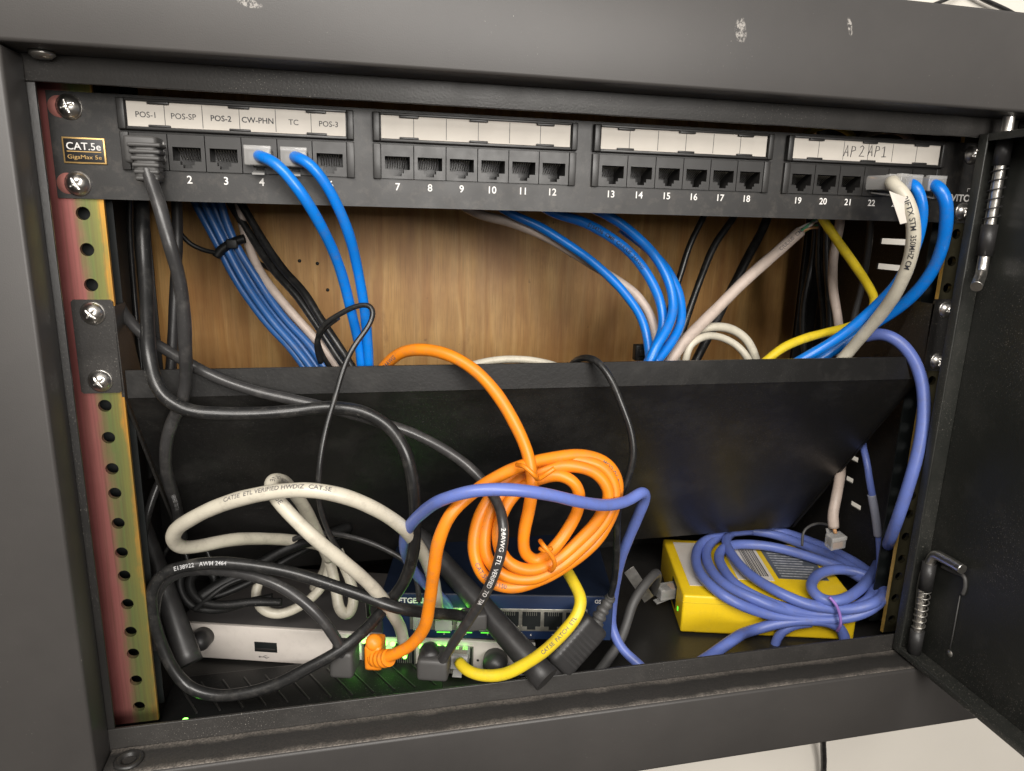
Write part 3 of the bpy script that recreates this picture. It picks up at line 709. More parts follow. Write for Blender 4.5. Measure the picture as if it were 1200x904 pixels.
p = smooth(spline(pts, 1), 3); g.tube(p, 2.6, 10); g.box(-3, 3, -2, 2, -2.6, 2.6, .6, Matrix.Translation(at(272, 286, 78)))
tail = smooth(spline([at(255, 297, 80), at(238, 293, 76), (at(222, 285, 74)), at(211, 273, 74)], 1), 3); g.tube(tail, 1.3, 8)
one('zip_tie', g, 'black_gloss', 'black zip tie with a long tail round the blue bundle', 'zip tie')

# centre right group
gc = 'cables sweeping down behind the shelf right of centre'
cable('network_cable', [(540, 240, 80), (560, 251, 78), (592, 259, 76), (635, 276, 72), (680, 301, 66), (718, 325, 58), (745, 345, 52), (762, 368, 46), (769, 395, 40), (768, 420, 34), (766, 445, 30)], 12.5, 'pinkwhite', 'off-white cable curving down among the blue cables right of centre', group=gc)
cable('network_cable', [(575, 235, 70), (598, 251, 68), (632, 266, 66), (665, 287, 62), (700, 312, 56), (733, 343, 48), (752, 372, 42), (760, 400, 36), (762, 425, 30), (762, 445, 28)], 12, 'blue', 'lowest blue cable of the sweep right of centre', group=gc)
root, p, r = cable('network_cable', [(625, 236, 66), (650, 250, 64), (682, 260, 60), (712, 277, 54), (741, 300, 48), (762, 328, 42), (774, 358, 36), (776, 385, 30), (768, 408, 26), (757, 430, 22)], 13, 'blue', 'blue printed cable in the middle of the sweep right of centre', group=gc, parts=True)
g = G(); cable_text(g, p, r, 'E154336  CMR  C(UL)US  24AWG', .25, 3); obj('jacket_print', g, 'ink', root)
cable('network_cable', [(680, 238, 60), (712, 252, 56), (745, 277, 50), (772, 306, 42), (786, 335, 34), (789, 362, 28), (781, 388, 22), (768, 410, 18), (758, 432, 16)], 13, 'blue', 'upper blue cable of the sweep right of centre', group=gc)
cable('network_cable', [(728, 268, 66), (755, 288, 60), (783, 320, 50), (797, 352, 40), (797, 380, 32), (786, 402, 26), (768, 426, 20)], 12.5, 'blue', 'rightmost blue cable of the sweep, nearest the black cords', group=gc)
g = G(); p = at(750, 413, 44); g.box(-4, 3.5, -3, 3, -5, 5, 1, Matrix.Translation(p)); g.box(-2, 2, -4, -2.6, -2, 2, .4, Matrix.Translation(p))
one('cable_clip', g, 'black_gloss', 'small black cable clip left of the blue sweep', 'cable clip')
gk = 'thin black cords behind the panel at right'
cable('black_cable', [(838, 228, 88), (823, 256, 86), (808, 288, 84), (798, 320, 82), (786, 360, 80), (775, 410, 76), (770, 440, 74)], 8.5, 'black', 'leftmost thin black cord in front of the plywood', group=gk)
cable('black_cable', [(872, 230, 90), (858, 258, 88), (838, 288, 86), (822, 325, 82), (808, 365, 78), (796, 400, 74), (785, 440, 70)], 9.5, 'black', 'middle thin black cord in front of the plywood', group=gk)
cable('black_cable', [(906, 230, 92), (896, 262, 90), (874, 305, 86), (852, 350, 80), (836, 385, 74), (818, 418, 68), (805, 445, 64)], 12, 'black', 'thick black cord behind the cut off-white cable', group=gk)
root, p, r = cable('cut_network_cable', [(938, 271, 46), (915, 291, 46), (882, 322, 44), (850, 353, 42), (820, 382, 38), (798, 405, 34), (778, 436, 30)], 15.5, 'pinkwhite', 'off-white cable with a stripped end pointing up at the panel', parts=True)
g = G(); cable_text(g, p, r, 'C(UL)US  CMR  4PR  24AWG  E1879', .15, 3.2, flip=True); obj('jacket_print', g, 'greyink', root)
for k in range(7):
    a = at(937 + random.uniform(-3, 3), 271 + random.uniform(-3, 3), 46); b = at(945 + k * 1.4, 266 - k * .3 + random.uniform(-5, 3), 43 + random.uniform(-4, 4)); c_ = at(955 + random.uniform(-3, 4), 262 + random.uniform(-5, 5), 42)
    obj('conductor', G().tube(smooth(spline([a, b, c_], 1), 1), .9, 7), ('paper', 'greenwire', 'copper', 'paper', 'greenwire', 'paper', 'copper')[k], root)
cable('network_cable', [(790, 440, 40), (796, 408, 40), (812, 390, 42), (835, 383, 42), (857, 386, 42), (874, 398, 40), (884, 415, 38), (890, 440, 36)], 12, 'white', 'outer white cable loop just above the shelf edge')
cable('network_cable', [(800, 440, 34), (812, 402, 34), (830, 394, 36), (850, 398, 36), (866, 408, 34), (876, 420, 32), (884, 442, 32)], 10, 'white', 'inner white cable loop just above the shelf edge')
cable('network_cable', [(520, 440, 30), (560, 426, 32), (600, 422, 33), (640, 426, 32), (680, 440, 30)], 10, 'white', 'pale cable barely showing over the shelf edge at centre')
cable('yellow_cable', [(955, 240, 30), (967, 263, 30), (982, 285, 30), (1002, 310, 30), (1019, 335, 30), (1026, 352, 30), (1020, 368, 30), (1003, 380, 28), (975, 388, 26), (945, 396, 24), (918, 408, 22), (890, 430, 20)], 12, 'yellow', 'yellow cable looping behind the blue and white cables at right')
cable('network_cable', [(986, 240, 60), (984, 262, 60), (978, 300, 60), (977, 340, 60), (982, 375, 58), (985, 400, 56), (984, 440, 54)], 12, 'pinkwhite', 'pinkish off-white cable hanging straight down at right')
cable('network_cable', [(1022, 240, 66), (1020, 262, 66), (1016, 300, 68), (1010, 335, 70), (1000, 375, 72), (995, 420, 72)], 8.5, 'rubber', 'thin grey cable hanging beside the vent slots')
gd = 'black cords hanging in the dark right corner'
for k, (a, b) in enumerate(((955, 942), (962, 964), (970, 972))):
    cable('black_cable', [(a, 240, 100 - k * 8), (a - 2, 300, 100 - k * 8), (b, 360, 100 - k * 8), (b + 2, 440, 96 - k * 8)], 8, 'black', ('leftmost', 'middle', 'rightmost')[k] + ' of three black cords hanging in the dark right corner', group=gd)
# dark loops seen over the panel top at right
cable('yellow_cable', [(930, 170, 50), (945, 156, 52), (965, 148, 54), (985, 150, 56), (1000, 160, 56)], 9, 'yellow', 'yellow cable arching above the patch panel at right')
cable('network_cable', [(1000, 175, 50), (1015, 158, 52), (1040, 152, 54), (1062, 158, 54), (1072, 172, 54)], 10, 'pinkwhite', 'off-white cable arching above the patch panel at right')

# hanging cords at the left
gl = 'dark cords hanging behind the left upright'
cable('black_cable', [(207, 228, 60), (208, 280, 62), (207, 330, 60), (204, 380, 55), (200, 430, 45), (196, 470, 34)], 14, 'antenna', 'dull black cord hanging straight down behind the charcoal patch cable', group=gl)
cable('black_cable', [(152, 228, 70), (154, 300, 72), (160, 380, 70), (166, 440, 62), (172, 500, 70), (176, 560, 78)], 8, 'black', 'black cord hanging deep behind the left upright', group=gl)
cable('black_cable', [(196, 540, 60), (190, 556, 60), (180, 580, 56), (172, 606, 52), (166, 640, 52)], 11, 'grey', 'short piece of charcoal cord left of the shelf gusset', group=gl)

# main black power cord with its big loop
pts = [(166, 225, 30), (168, 250, 26), (171, 320, 14), (173, 380, -2), (175, 420, -12), (182, 452, -16), (200, 473, -20), (225, 482, -20), (262, 484, -19), (305, 483, -17), (350, 480, -15), (395, 478, -16), (430, 485, -18), (455, 500, -22), (472, 525, -26), (482, 560, -28), (486, 605, -26), (483, 650, -22), (472, 685, -16), (450, 714, -12), (424, 742, -10), (395, 764, -12), (360, 783, -12), (322, 803, -10), (285, 814, -8), (250, 816, -4), (222, 806, 0), (202, 783, 2), (188, 750, 4), (180, 715, 4), (180, 688, 4), (191, 671, 4), (215, 663, 2), (250, 660, 0), (295, 664, -4), (340, 672, -8), (385, 685, -14), (430, 700, -20), (465, 712, -22), (500, 717, -18), (530, 720, -10), (549, 724, 2)]
root, p, r = cable('black_cable', pts, 16.5, 'black', 'long black power cord crossing the shelf and looping at lower left', parts=True)
g = G(); cable_text(g, p, r, 'E138922   AWM 2464', .752, 2.9, bold=.03); obj('jacket_print', g, 'dimwhite', root)
obj('plug', G().box(-6, 8, -5, 5, -5, 5, 1.2, Matrix.Translation(at(553, 726, 2))), 'rubber', root)
# second black cord from behind the left ear, printed near its plug
pts = [(128, 335, 30), (138, 352, 20), (152, 374, 12), (172, 395, 6), (200, 413, 2), (230, 430, -4), (262, 446, -8), (300, 459, -9), (345, 470, -9), (395, 482, -10), (440, 494, -12), (485, 508, -14), (525, 529, -18), (553, 550, -24), (575, 575, -34), (587, 600, -44), (590, 625, -50), (584, 655, -52), (571, 690, -48), (554, 722, -40), (535, 750, -32), (518, 775, -22)]
root, p, r = cable('patch_cable', pts, 14.5, 'grey', 'charcoal patch cable with white lettering crossing in front of the orange coil', parts=True)
g = G(); cable_text(g, p, r, '24AWG  ETL  VERIFIED  TO  TIA', .715, 3.1, bold=0); obj('jacket_print', g, 'whiteink', root)
# third: short loop into the router
root3, p, r = cable('patch_cable', [(184, 760, 13), (182, 715, 14), (190, 686, 14), (212, 672, 12), (250, 669, 8), (292, 674, 1), (328, 687, -6), (358, 707, -10), (380, 728, -12), (396, 750, -12), (404, 772, -8)], 15, 'grey', 'short charcoal patch cable arching down into the left router port', parts=True)

# thin black wire over the shelf at left of centre
cable('thin_wire', [(396, 445, 20), (376, 412, 10), (372, 397, 4), (378, 382, -2), (398, 368, -6), (420, 358, -10), (434, 357, -12), (438, 367, -14), (432, 382, -16), (415, 405, -18), (403, 430, -22), (393, 465, -26), (381, 510, -32), (374, 555, -36), (374, 590, -36), (384, 622, -34), (400, 650, -30), (420, 675, -24), (430, 700, -10), (432, 722, 4)], 7.2, 'black', 'thin black wire hooked over the shelf and hanging in front of the white loops')
cable('thin_wire', [(376, 425, 12), (371, 408, 8), (372, 395, 4), (380, 384, 0), (396, 372, -4)], 8, 'black', 'short doubled black wire hook at the shelf edge')
cable('thin_wire', [(330, 640, 60), (355, 628, 50), (385, 625, 40), (420, 632, 32), (452, 645, 26), (476, 660, 20), (488, 680, 16), (491, 705, 14)], 7, 'grey', 'thin charcoal wire arching down to the blue switch')
# thin black lead of the power adapter
root_ad, p, r = cable('power_adapter', [(660, 445, 20), (672, 425, 12), (684, 420, 2), (699, 423, -8), (715, 442, -16), (729, 475, -22), (740, 510, -26), (742, 535, -28), (735, 562, -28), (725, 590, -28), (722, 625, -26), (722, 655, -20), (720, 682, -10), (715, 701, -4)], 9.5, 'black', 'ribbed black power plug on a thin lead leaning beside the blue switch', 'power adapter', parts=True)

# ------------------------------------------------------------------ white loops
gw = 'white network cables looped in the lower left'
root, p, r = cable('network_cable', [(368, 690, 84), (384, 664, 78), (380, 642, 68), (345, 633, 58), (300, 631, 40), (262, 634, 24), (232, 640, 14), (212, 641, 6), (203, 632, 0), (207, 621, -6), (224, 610, -14), (250, 597, -22), (285, 584, -30), (325, 576, -36), (366, 575, -40), (405, 582, -40), (440, 596, -36), (468, 614, -30), (488, 636, -18), (502, 662, -6), (511, 695, 6), (513, 722, 16)], 18, 'white', 'white cable in a wide flat loop at lower left', group=gw, parts=True)
g = G(); cable_text(g, p, r, 'CAT5E  ETL VERIFIED HWDIZ  CAT.5E', .52, 3.0, side=-.5, bold=.02); obj('jacket_print', g, 'greyink', root)
root, p, r = cable('network_cable', [(386, 655, 30), (374, 628, 20), (358, 598, 8), (342, 575, -4), (329, 563, -14), (317, 564, -22), (318, 577, -28), (332, 596, -32), (352, 616, -34), (377, 637, -34), (402, 656, -32), (425, 676, -26), (447, 700, -18), (464, 726, -6), (473, 752, 12)], 17.5, 'white', 'white cable with lettering diving down into the silver router', group=gw, parts=True)
g = G(); cable_text(g, p, r, 'CLEERLINE  CAT5E', .33, 3.0, side=-.1, bold=.02); obj('jacket_print', g, 'greyink', root)
cable('network_cable', [(368, 620, 50), (378, 642, 46), (388, 668, 42), (394, 695, 38), (400, 718, 34), (408, 722, 34), (414, 708, 36), (413, 690, 40), (404, 665, 44), (396, 645, 48)], 14.5, 'white', 'white cable hanging in a narrow U behind the black cord', group=gw)
cable('network_cable', [(304, 680, 60), (299, 697, 56), (305, 713, 52), (322, 720, 50), (345, 714, 50), (368, 698, 52), (382, 678, 56), (386, 655, 60), (378, 640, 62)], 13, 'white', 'small round white cable loop lying on the router lid', group=gw)

# ------------------------------------------------------------------ tangle of black cords at left
gt = 'tangled black cords on the router'
tl = [([(410, 618, 74), (372, 632, 62), (345, 640, 56), (305, 660, 52), (262, 682, 46), (235, 700, 42)], 16, 'upper thick black cord in the tangle left of the white loops'),
      ([(410, 625, 78), (366, 640, 68), (335, 655, 62), (300, 678, 56), (262, 696, 50), (240, 702, 46)], 12, 'middle black cord in the tangle left of the white loops'),
      ([(330, 706, 40), (300, 706, 38), (268, 710, 38), (243, 708, 40), (226, 696, 44), (222, 680, 50), (232, 668, 56), (250, 672, 58), (252, 690, 54)], 12, 'black cord curled round at the end of the tangle'),
      ([(320, 700, 46), (290, 706, 44), (255, 714, 44), (228, 710, 46), (214, 694, 50), (212, 675, 56), (222, 662, 62), (242, 664, 66), (262, 680, 62)], 11, 'outermost curled black cord of the tangle'),
      ([(228, 715, 40), (246, 700, 40), (270, 684, 44), (300, 674, 48), (330, 668, 54)], 8, 'thin black cord crossing the tangle')]
for p_, w_, l_ in tl: cable('black_cable', p_, w_, 'black_gloss', l_, group=gt)
cable('thin_wire', [(188, 665, 60), (194, 645, 62), (204, 636, 62), (216, 645, 60), (222, 668, 58)], 5, 'black', 'fine black wire loop beside the left antenna')
cable('thin_wire', [(240, 640, 64), (248, 660, 62), (252, 690, 58)], 5, 'black', 'fine black wire hanging into the cord tangle')

# ------------------------------------------------------------------ orange coil
O = [(440, 445, 18), (452, 427, 12), (470, 414, 4), (497, 411, -4), (526, 417, -12), (556, 434, -20), (583, 462, -28), (604, 496, -34), (618, 530, -38), (623, 565, -42), (619, 597, -42), (613, 628, -42), (615, 650, -42), (628, 658, -42), (646, 645, -44), (666, 620, -42), (680, 592, -42), (677, 569, -42), (658, 558, -40), (635, 562, -36),
     (606, 578, -34), (588, 605, -36), (583, 632, -40), (592, 656, -44), (618, 668, -46), (648, 658, -44), (678, 634, -42), (704, 604, -42), (714, 577, -42), (702, 557, -40), (672, 547, -38), (640, 552, -34), (604, 566, -30), (578, 592, -32), (568, 625, -36), (570, 654, -40), (588, 674, -44), (618, 679, -46), (650, 666, -44), (684, 640, -42), (712, 606, -40), (721, 575, -38),
     (708, 549, -36), (678, 540, -34), (640, 545, -30), (604, 556, -28), (575, 582, -30), (557, 618, -34), (556, 652, -38), (570, 678, -42), (600, 688, -44), (634, 679, -44), (668, 660, -42), (700, 633, -38), (719, 598, -34), (723, 568, -32), (711, 545, -32), (686, 534, -32), (652, 536, -34), (618, 544, -38), (588, 556, -44), (556, 576, -50), (530, 600, -54), (514, 632, -54), (507, 670, -50), (503, 706, -44), (496, 738, -38), (478, 760, -32), (456, 770, -26), (440, 771, -18)]
root, p, r = cable('orange_patch_cable', O, 16.6, 'orange', 'orange patch cable coiled at the centre and plugged into the router', parts=True)
for t_, f_ in (('VERIFIED ACCORDING TO COM', .752), ('CAT.5E 10.1150', .672), ('CAT.5E  24AWG', .001)):
    g = G(); cable_text(g, p, r, t_, f_, 3.1); obj('jacket_print', g, 'greyink', root)
# booted orange plug and the twist ties
boot([at(456, 771, -26), at(448, 772, -22), at(440, 770, -17)], 4.5, 5.2, 'orange', root, 4)
g = G(); T = frame_of(at(439, 766, -15), (.25, 1, 0)); g.box(-4.7, 4.7, -5, 9, -7.5, 7, 2, T); obj('plug_hood', g, 'orange', root)
obj('plug_hood', G().lathe([(3.6, -1.5), (4.4, 0), (4.4, 3), (3.2, 4.4), (.2, 5)], at(438, 753, -15), (0, -.6, .4), 20), 'orange', root)
for nm, q in (('twist_tie', [(606, 545, -48), (616, 548, -56), (625, 556, -58), (632, 561, -52), (640, 556, -54), (650, 549, -54)]), ('twist_tie', [(633, 634, -50), (638, 641, -58), (646, 651, -58), (650, 660, -56), (646, 669, -50), (642, 664, -40)]), ('twist_tie', [(633, 643, -54), (640, 646, -58), (646, 643, -56)])):
    obj(nm, G().tube(smooth(spline([at(*x) for x in q], 1), 2), 1.15, 8), 'orange', root)

# ------------------------------------------------------------------ periwinkle cable in front
cable('patch_cable', [(553, 752, 36), (540, 730, 30), (522, 706, 24), (500, 684, 14), (480, 662, 0), (473, 640, -14), (480, 617, -30), (497, 600, -44), (522, 586, -58), (555, 576, -64), (600, 573, -66), (640, 578, -64), (680, 588, -58), (710, 592, -50), (735, 587, -42), (755, 577, -36), (757, 582, -33), (751, 600, -28), (740, 625, -20), (729, 652, -10), (722, 680, 0), (717, 708, 10), (717, 735, 10), (727, 757, 4), (750, 780, -6), (770, 800, -12)], 14.5, 'peri',
      'periwinkle patch cable arching across the orange coil', group='periwinkle network cables')

# ------------------------------------------------------------------ yellow box
bl = atZ(797, 741, ZF + 1.5); br = atZ(1000, 751, ZF + 1.5); ex = (br - bl); wbox = ex.length; rz = math.atan2(ex.y, ex.x)
def top_for(p3, px, py): d = at(px, py, p3.y); return d.z
ztop = at(800, 698, bl.y).z - (ZF + 1.5); dbox = 88
yb_ = thing('network_box', bl, rz, 'bright yellow plastic box lying at right under the coiled cable', 'yellow box')
g = G(); g.box(0, wbox, 0, dbox, 0, ztop, 1.6); obj('case', g, 'ylbox', yb_, local=True)
g = G(); g.box(-.05, wbox + .05, -.12, dbox + .1, ztop * .80, ztop * .82, .05); obj('seam', g, 'yellow', yb_, local=True)
obj('socket', G().box(-.35, .8, 22, 38, 5, ztop - 6, .2), 'hole', yb_, local=True)
obj('led', G().box(-.6, .2, 12, 14, 9, 12, .3), 'ledsoft', yb_, local=True)
lb_ = obj('sticker', G().box(7, 27, 14, dbox - 6, ztop, ztop + .25), 'paper', yb_, local=True)
lb2 = obj('sticker', G().box(44, 70, 26, dbox - 10, ztop, ztop + .25), 'paper', yb_, local=True)
g = G()
random.seed(3); xx = 56.
while xx < 67:
    ww = random.choice((.3, .5, .8)); g.box(xx - 0, xx + ww, 32, dbox - 14, ztop + .28, ztop + .36); xx += ww + random.choice((.4, .7))
obj('barcode', g, 'ink', lb2, local=True)
obj('spec_plate', G().box(74, 110, 30, dbox - 6, ztop, ztop + .3), mat('spec_plate_grey', (.10, .11, .12), .4), yb_, local=True)
g = G()
for k in range(12): g.box(77, 107 - (k * 7) % 9, 33 + k * 4, 34.2 + k * 4, ztop + .33, ztop + .4)
obj('plate_print', g, 'dimwhite', yb_, local=True)
TB = MATS[yb_.name]
# coil of periwinkle cable lying on the box, hanging over its front
zt_ = ZF + 1.5 + ztop
nrm = Vector((-ex.y, ex.x, 0)).normalized()
def coilpt(px, py, lift=3.5, hang=4.5):
    a = atZ(px, py, zt_ + lift)
    d = (a - bl).dot(nrm)
    if d < -hang:      # in front of the box: stay on a vertical plane before its front face
        dr = RM @ Vector(((px - 600) / FPX, -(py - 452) / FPX, -1)); q0 = bl - nrm * hang
        t = (q0 - CAM).dot(nrm) / dr.dot(nrm); a = CAM + dr * t
    return a
Pk = [(1012, 395, 20), (1030, 389, 14), (1050, 397, 6), (1068, 416, 0), (1080, 445, -6), (1083, 480, -12), (1078, 520, -16), (1066, 565, -18), (1053, 605, -16), (1046, 624, -8)]
P3 = [at(*q) for q in Pk]
cl = [(1038, 640, 9), (1023, 671, 9), (1006, 692, 10), (985, 704, 10), (966, 706, 9), (953, 696, 9), (951, 683, 9), (961, 672, 9), (984, 667, 9), (1010, 672, 8), (1030, 681, 7), (1036, 694, 7), (1025, 707, 8), (1003, 714, 8), (973, 713, 8), (941, 707, 8), (912, 694, 8), (880, 675, 8), (860, 654, 8), (851, 632, 8),
      (866, 622, 6), (900, 625, 6), (945, 640, 5), (985, 657, 5), (1014, 676, 4), (1022, 692, 4), (1012, 708, 4), (985, 718, 4), (950, 719, 4), (905, 708, 4), (868, 690, 5), (848, 668, 5), (842, 650, 6), (852, 640, 7), (880, 638, 7), (915, 643, 7), (955, 655, 6), (992, 668, 5), (1018, 685, 4),
      (1028, 702, 4), (1012, 717, 4), (980, 723, 4), (935, 719, 5), (886, 703, 6), (850, 686, 6), (831, 664, 6), (828, 644, 6), (842, 629, 7), (872, 619, 8), (910, 622, 8), (950, 635, 8), (985, 650, 8), (1015, 668, 7), (1032, 688, 6), (1032, 706, 6), (1010, 720, 6), (975, 726, 6), (935, 725, 7), (892, 718, 8), (850, 700, 8), (824, 678, 8), (815, 655, 8), (822, 637, 8), (845, 626, 9), (880, 622, 9)]
P3 += [coilpt(a, b, c_ * .8, 3 + c_ * .55) for a, b, c_ in cl]
p = smooth(spline(P3), 26); r = 12.8 / 2 * depth(at(950, 700, 10)) / FPX
croot = thing('patch_cable', coilpt(930, 690), 0, 'periwinkle cable coiled on top of the yellow box', 'cable', 'periwinkle network cables')
obj('jacket', G().tube(p, r, 16), 'peri', croot)
T3 = [coilpt(1000, 720, 5, 5), coilpt(984, 737, 5, 5), coilpt(989, 750, 5, 5)]
tl_ = [at(812, 782, -14), at(832, 769, -8), at(856, 752, -2), coilpt(885, 738, 5, 9), coilpt(915, 730, 5, 8), coilpt(945, 727, 5, 7), coilpt(970, 729, 5, 6), coilpt(984, 736, 5, 5), coilpt(990, 748, 5, 5), coilpt(984, 775, 5, 5)]
obj('jacket', G().tube(smooth(spline(tl_), 6), r, 16), 'peri', croot)
obj('jacket', G().tube(smooth(spline([coilpt(908, 775, 5, 6), coilpt(909, 752, 5, 6), coilpt(916, 741, 5, 6), coilpt(930, 733, 5, 6), coilpt(950, 730, 5, 5)]), 6), r * .85, 16), 'peri', croot)
obj('twist_tie', G().tube(smooth(spline([coilpt(972, 700, 12, 14), coilpt(979, 708, 13, 15), coilpt(984, 720, 13, 15), coilpt(985, 731, 12, 14), coilpt(981, 740, 8, 9)], 1), 2), 1.0, 8), 'purple', croot)
# second periwinkle, deep at right with a pale wrap
root, p, r = cable('network_cable', [(1008, 500, 60), (1012, 525, 48), (1016, 545, 40), (1019, 565, 36), (1024, 590, 34), (1029, 625, 32), (1031, 660, 32), (1028, 700, 32)], 9, 'peri', 'periwinkle cable hanging deep in the right corner', group='periwinkle network cables', parts=True)
obj('wrap', G().tube(smooth(spline([at(1021.5, 580, 35), at(1025.5, 602, 33), at(1029, 628, 32)], 1), 2), r * 1.2, 14), mat('grey_wrap', (.25, .26, .32), .4), root)
# off-white flat cable with a modular plug at right
root, p, r = cable('network_cable', [(990, 470, 120), (988, 505, 105), (986, 535, 82), (984, 560, 60), (980, 585, 50), (976, 608, 46), (977, 618, 45)], 13, 'pinkwhite', 'off-white cable ending in a loose clear plug above the yellow box', parts=True)
obj('conductor', G().tube([at(976, 612, 45), at(979, 625, 43)], 1.4, 8), 'copper', root)
rj45(at(979, 634, 42), (.12, .1, -1), root, out=5, inside=5, up=Vector((0, -1, 0)))
g = G()
cable('thin_wire', [(940, 640, 60), (942, 622, 62), (955, 614, 64), (972, 616, 64), (985, 630, 62)], 3.5, 'rubber', 'thin grey wire loop behind the loose clear plug')

# grey cable into the yellow box's left side
lp = TB @ Vector((-.2, 30, ztop * .55))
root, p, r = cable('patch_cable', [(lp + Vector((-16, 0, 0)),), (760, 680, 26), (750, 692, 22), (741, 708, 18), (735, 730, 14), (727, 752, 8), (714, 772, 2), (696, 795, -6)], 13, 'rubber', 'charcoal cable plugged into the left side of the yellow box', parts=True)
rj45(lp, (1, .1, 0), root, out=14, inside=3)
g = G(); a = at(748, 684, 60); g.box(-4, 4, -.3, .3, -16, 14, .1, Matrix.Translation(a) @ Matrix.Rotation(-.6, 4, 'Y')); one('paper_tag', g, 'dullsteel', 'pale flat tag behind the plug left of the yellow box', 'tag')

# ------------------------------------------------------------------ router
fl_ = atZ(208, 769, ZF + 2); fr_ = atZ(527, 790, ZF + 2); ex = fr_ - fl_; rz = math.atan2(ex.y, ex.x)
rt = thing('router', fl_, rz, 'flat silver fronted router with two black antennas on the cabinet floor', 'router')
rh = at(222, 727, fl_.y + 1).z - (ZF + 2)
TR = MATS[rt.name]
rl_ = ex.length * 1.30; rd = 78
def rloc(px, py, yl=0):
    """local point of the router's front plane behind a pixel"""
    dr = RM @ Vector(((px - 600) / FPX, -(py - 452) / FPX, -1)); n_ = TR.to_3x3() @ Vector((0, 1, 0)); q0 = TR @ Vector((0, yl, 0))
    return TR.inverted() @ (CAM + dr * ((q0 - CAM).dot(n_) / dr.dot(n_)))
g = G(); g.box(0, rl_, 0, 3, 0, rh, .6)
fr = obj('front_panel', g, 'silver', rt, local=True)
g = G(); g.box(.8, rl_ - .8, 3.05, rd, .6, rh - .4, 1.2); obj('body', g, 'routertop', rt, local=True)
for k in range(14):
    pass
a, b = rloc(298, 752), rloc(325, 765)
us = obj('usb_socket', G().box(a.x, b.x, -.3, 1, b.z, a.z, .15), 'hole', fr, local=True)
obj('usb_tongue', G().box(a.x + 1, b.x - 1, -.45, -.1, b.z + 1.2, b.z + 2.6, .1), 'port', us, local=True)
c_ = rloc(310, 770); g = G()
stroke(g, [Vector((c_.x - 3, -.2, c_.z)), Vector((c_.x + 3, -.2, c_.z))], .16); stroke(g, [Vector((c_.x - 1, -.2, c_.z)), Vector((c_.x + .4, -.2, c_.z + 1)), Vector((c_.x + 1.6, -.2, c_.z + 1))], .14)
stroke(g, [Vector((c_.x, -.2, c_.z)), Vector((c_.x + 1, -.2, c_.z - .9)), Vector((c_.x + 2, -.2, c_.z - .9))], .14); g.box(c_.x - 3.6, c_.x - 2.6, -.3, -.1, c_.z - .5, c_.z + .5)
obj('usb_mark', g, 'greyink', fr, local=True)
# row of five sockets with green lamps
sock = []
for k, px in enumerate((404, 438, 474, 506, 541)):
    q = rloc(px, 768); w_ = 6.4
    s0 = obj('lan_socket', G().plate([q.x - w_ - 1, q.x - w_, q.x + w_, q.x + w_ + 1], [3.2, 4.2, rh - 4.5, rh - 3.5], lambda i, j: not (i == 1 and j == 1), -.6, .4), 'portmetal', fr, local=True)
    obj('socket_hole', G().box(q.x - w_ + .1, q.x + w_ - .1, -.2, -.05, 4.3, rh - 4.6), 'hole', s0, local=True)
    cg = G()
    for q_ in range(8): cg.box(q.x - 4.2 + q_ * 1.2 - .2, q.x - 4.2 + q_ * 1.2 + .2, -.45, -.25, 6, rh - 8)
    obj('contacts', cg, 'portmetal', s0, local=True)
    sock.append(q)
for k, (px, py, wd) in enumerate(((410, 751, 3), (452, 752, 3), (461, 753, 3), (483, 753, 2.6), (514, 756, 2.8), (523, 757, 2.6), (545, 759, 3), (545, 767, 2.6), (463, 762, 2.6), (416, 760, 4), (536, 770, 2.6), (475, 768, 2.4), (427, 750, 2.6), (418, 750, 2.4), (494, 756, 2.4), (536, 759, 2.6), (453, 763, 2.4))):
    q = rloc(px, py); obj('led', G().lathe([(wd * .55, 0), (wd * .5, .7), (wd * .2, 1.1)], (q.x, -1.5, q.z), (0, -1, 0), 16), 'led', fr, local=True)
q = rloc(560, 774); obj('reset_hole', G().lathe([(.8, 0), (.8, .1), (.1, .1)], (q.x, -.05, q.z), (0, -1, 0), 12), 'hole', fr, local=True)
for (px, py, r_) in ((240, 745, 6.3), (581, 772, 7.5)):
    q = rloc(px, py); obj('antenna_base', G().lathe([(r_, 0), (r_, 7), (r_ * .7, 11), (r_ * .3, 12)], (q.x, -.05, q.z), (0, -1, 0), 28), 'antenna', fr, local=True)
def antenna(a, b, wa, wb, nm='antenna'):
    a, b = at(*a), at(*b); ra, rb = mm(a, wa) / 2, mm(b, wb) / 2; n_ = 14
    pts = [a.lerp(b, i / n_) for i in range(n_ + 1)]; rs = [ra + (rb - ra) * (i / n_) for i in range(n_ + 1)]
    rs[0] *= .8; 
    return obj(nm, G().tube(pts, rs, 22), 'antenna', rt)
antenna((158, 592, 72), (223, 778, 20), 19, 29)
antenna((486, 622, 60), (641, 797, -27), 20, 33)
# grey and black plug hoods at the router ports
def hood(px, py, yy, root, w_=15, h=15, m='rubber', l=16):
    T = frame_of(at(px, py, yy), TR.to_3x3() @ Vector((0, 1, 0))); g = G(); g.box(-w_ / 2, w_ / 2, -l / 2, l / 2, -h / 2, h / 2, 2.6, T, 3); return obj('plug_hood', g, m, root)
hood(404, 771, -4, root3, 13, 16)
r2 = [o for o in C.objects if o.get('label', '').startswith('charcoal patch cable with white lettering')][0]
hood(509, 777, -16, r2, 17, 13); obj('plug_hood', G().lathe([(5.4, 0), (6, 2), (6, 9), (5, 11), (.2, 12)], at(503, 762, -8), (0, -1, 0), 22), 'antenna', r2)

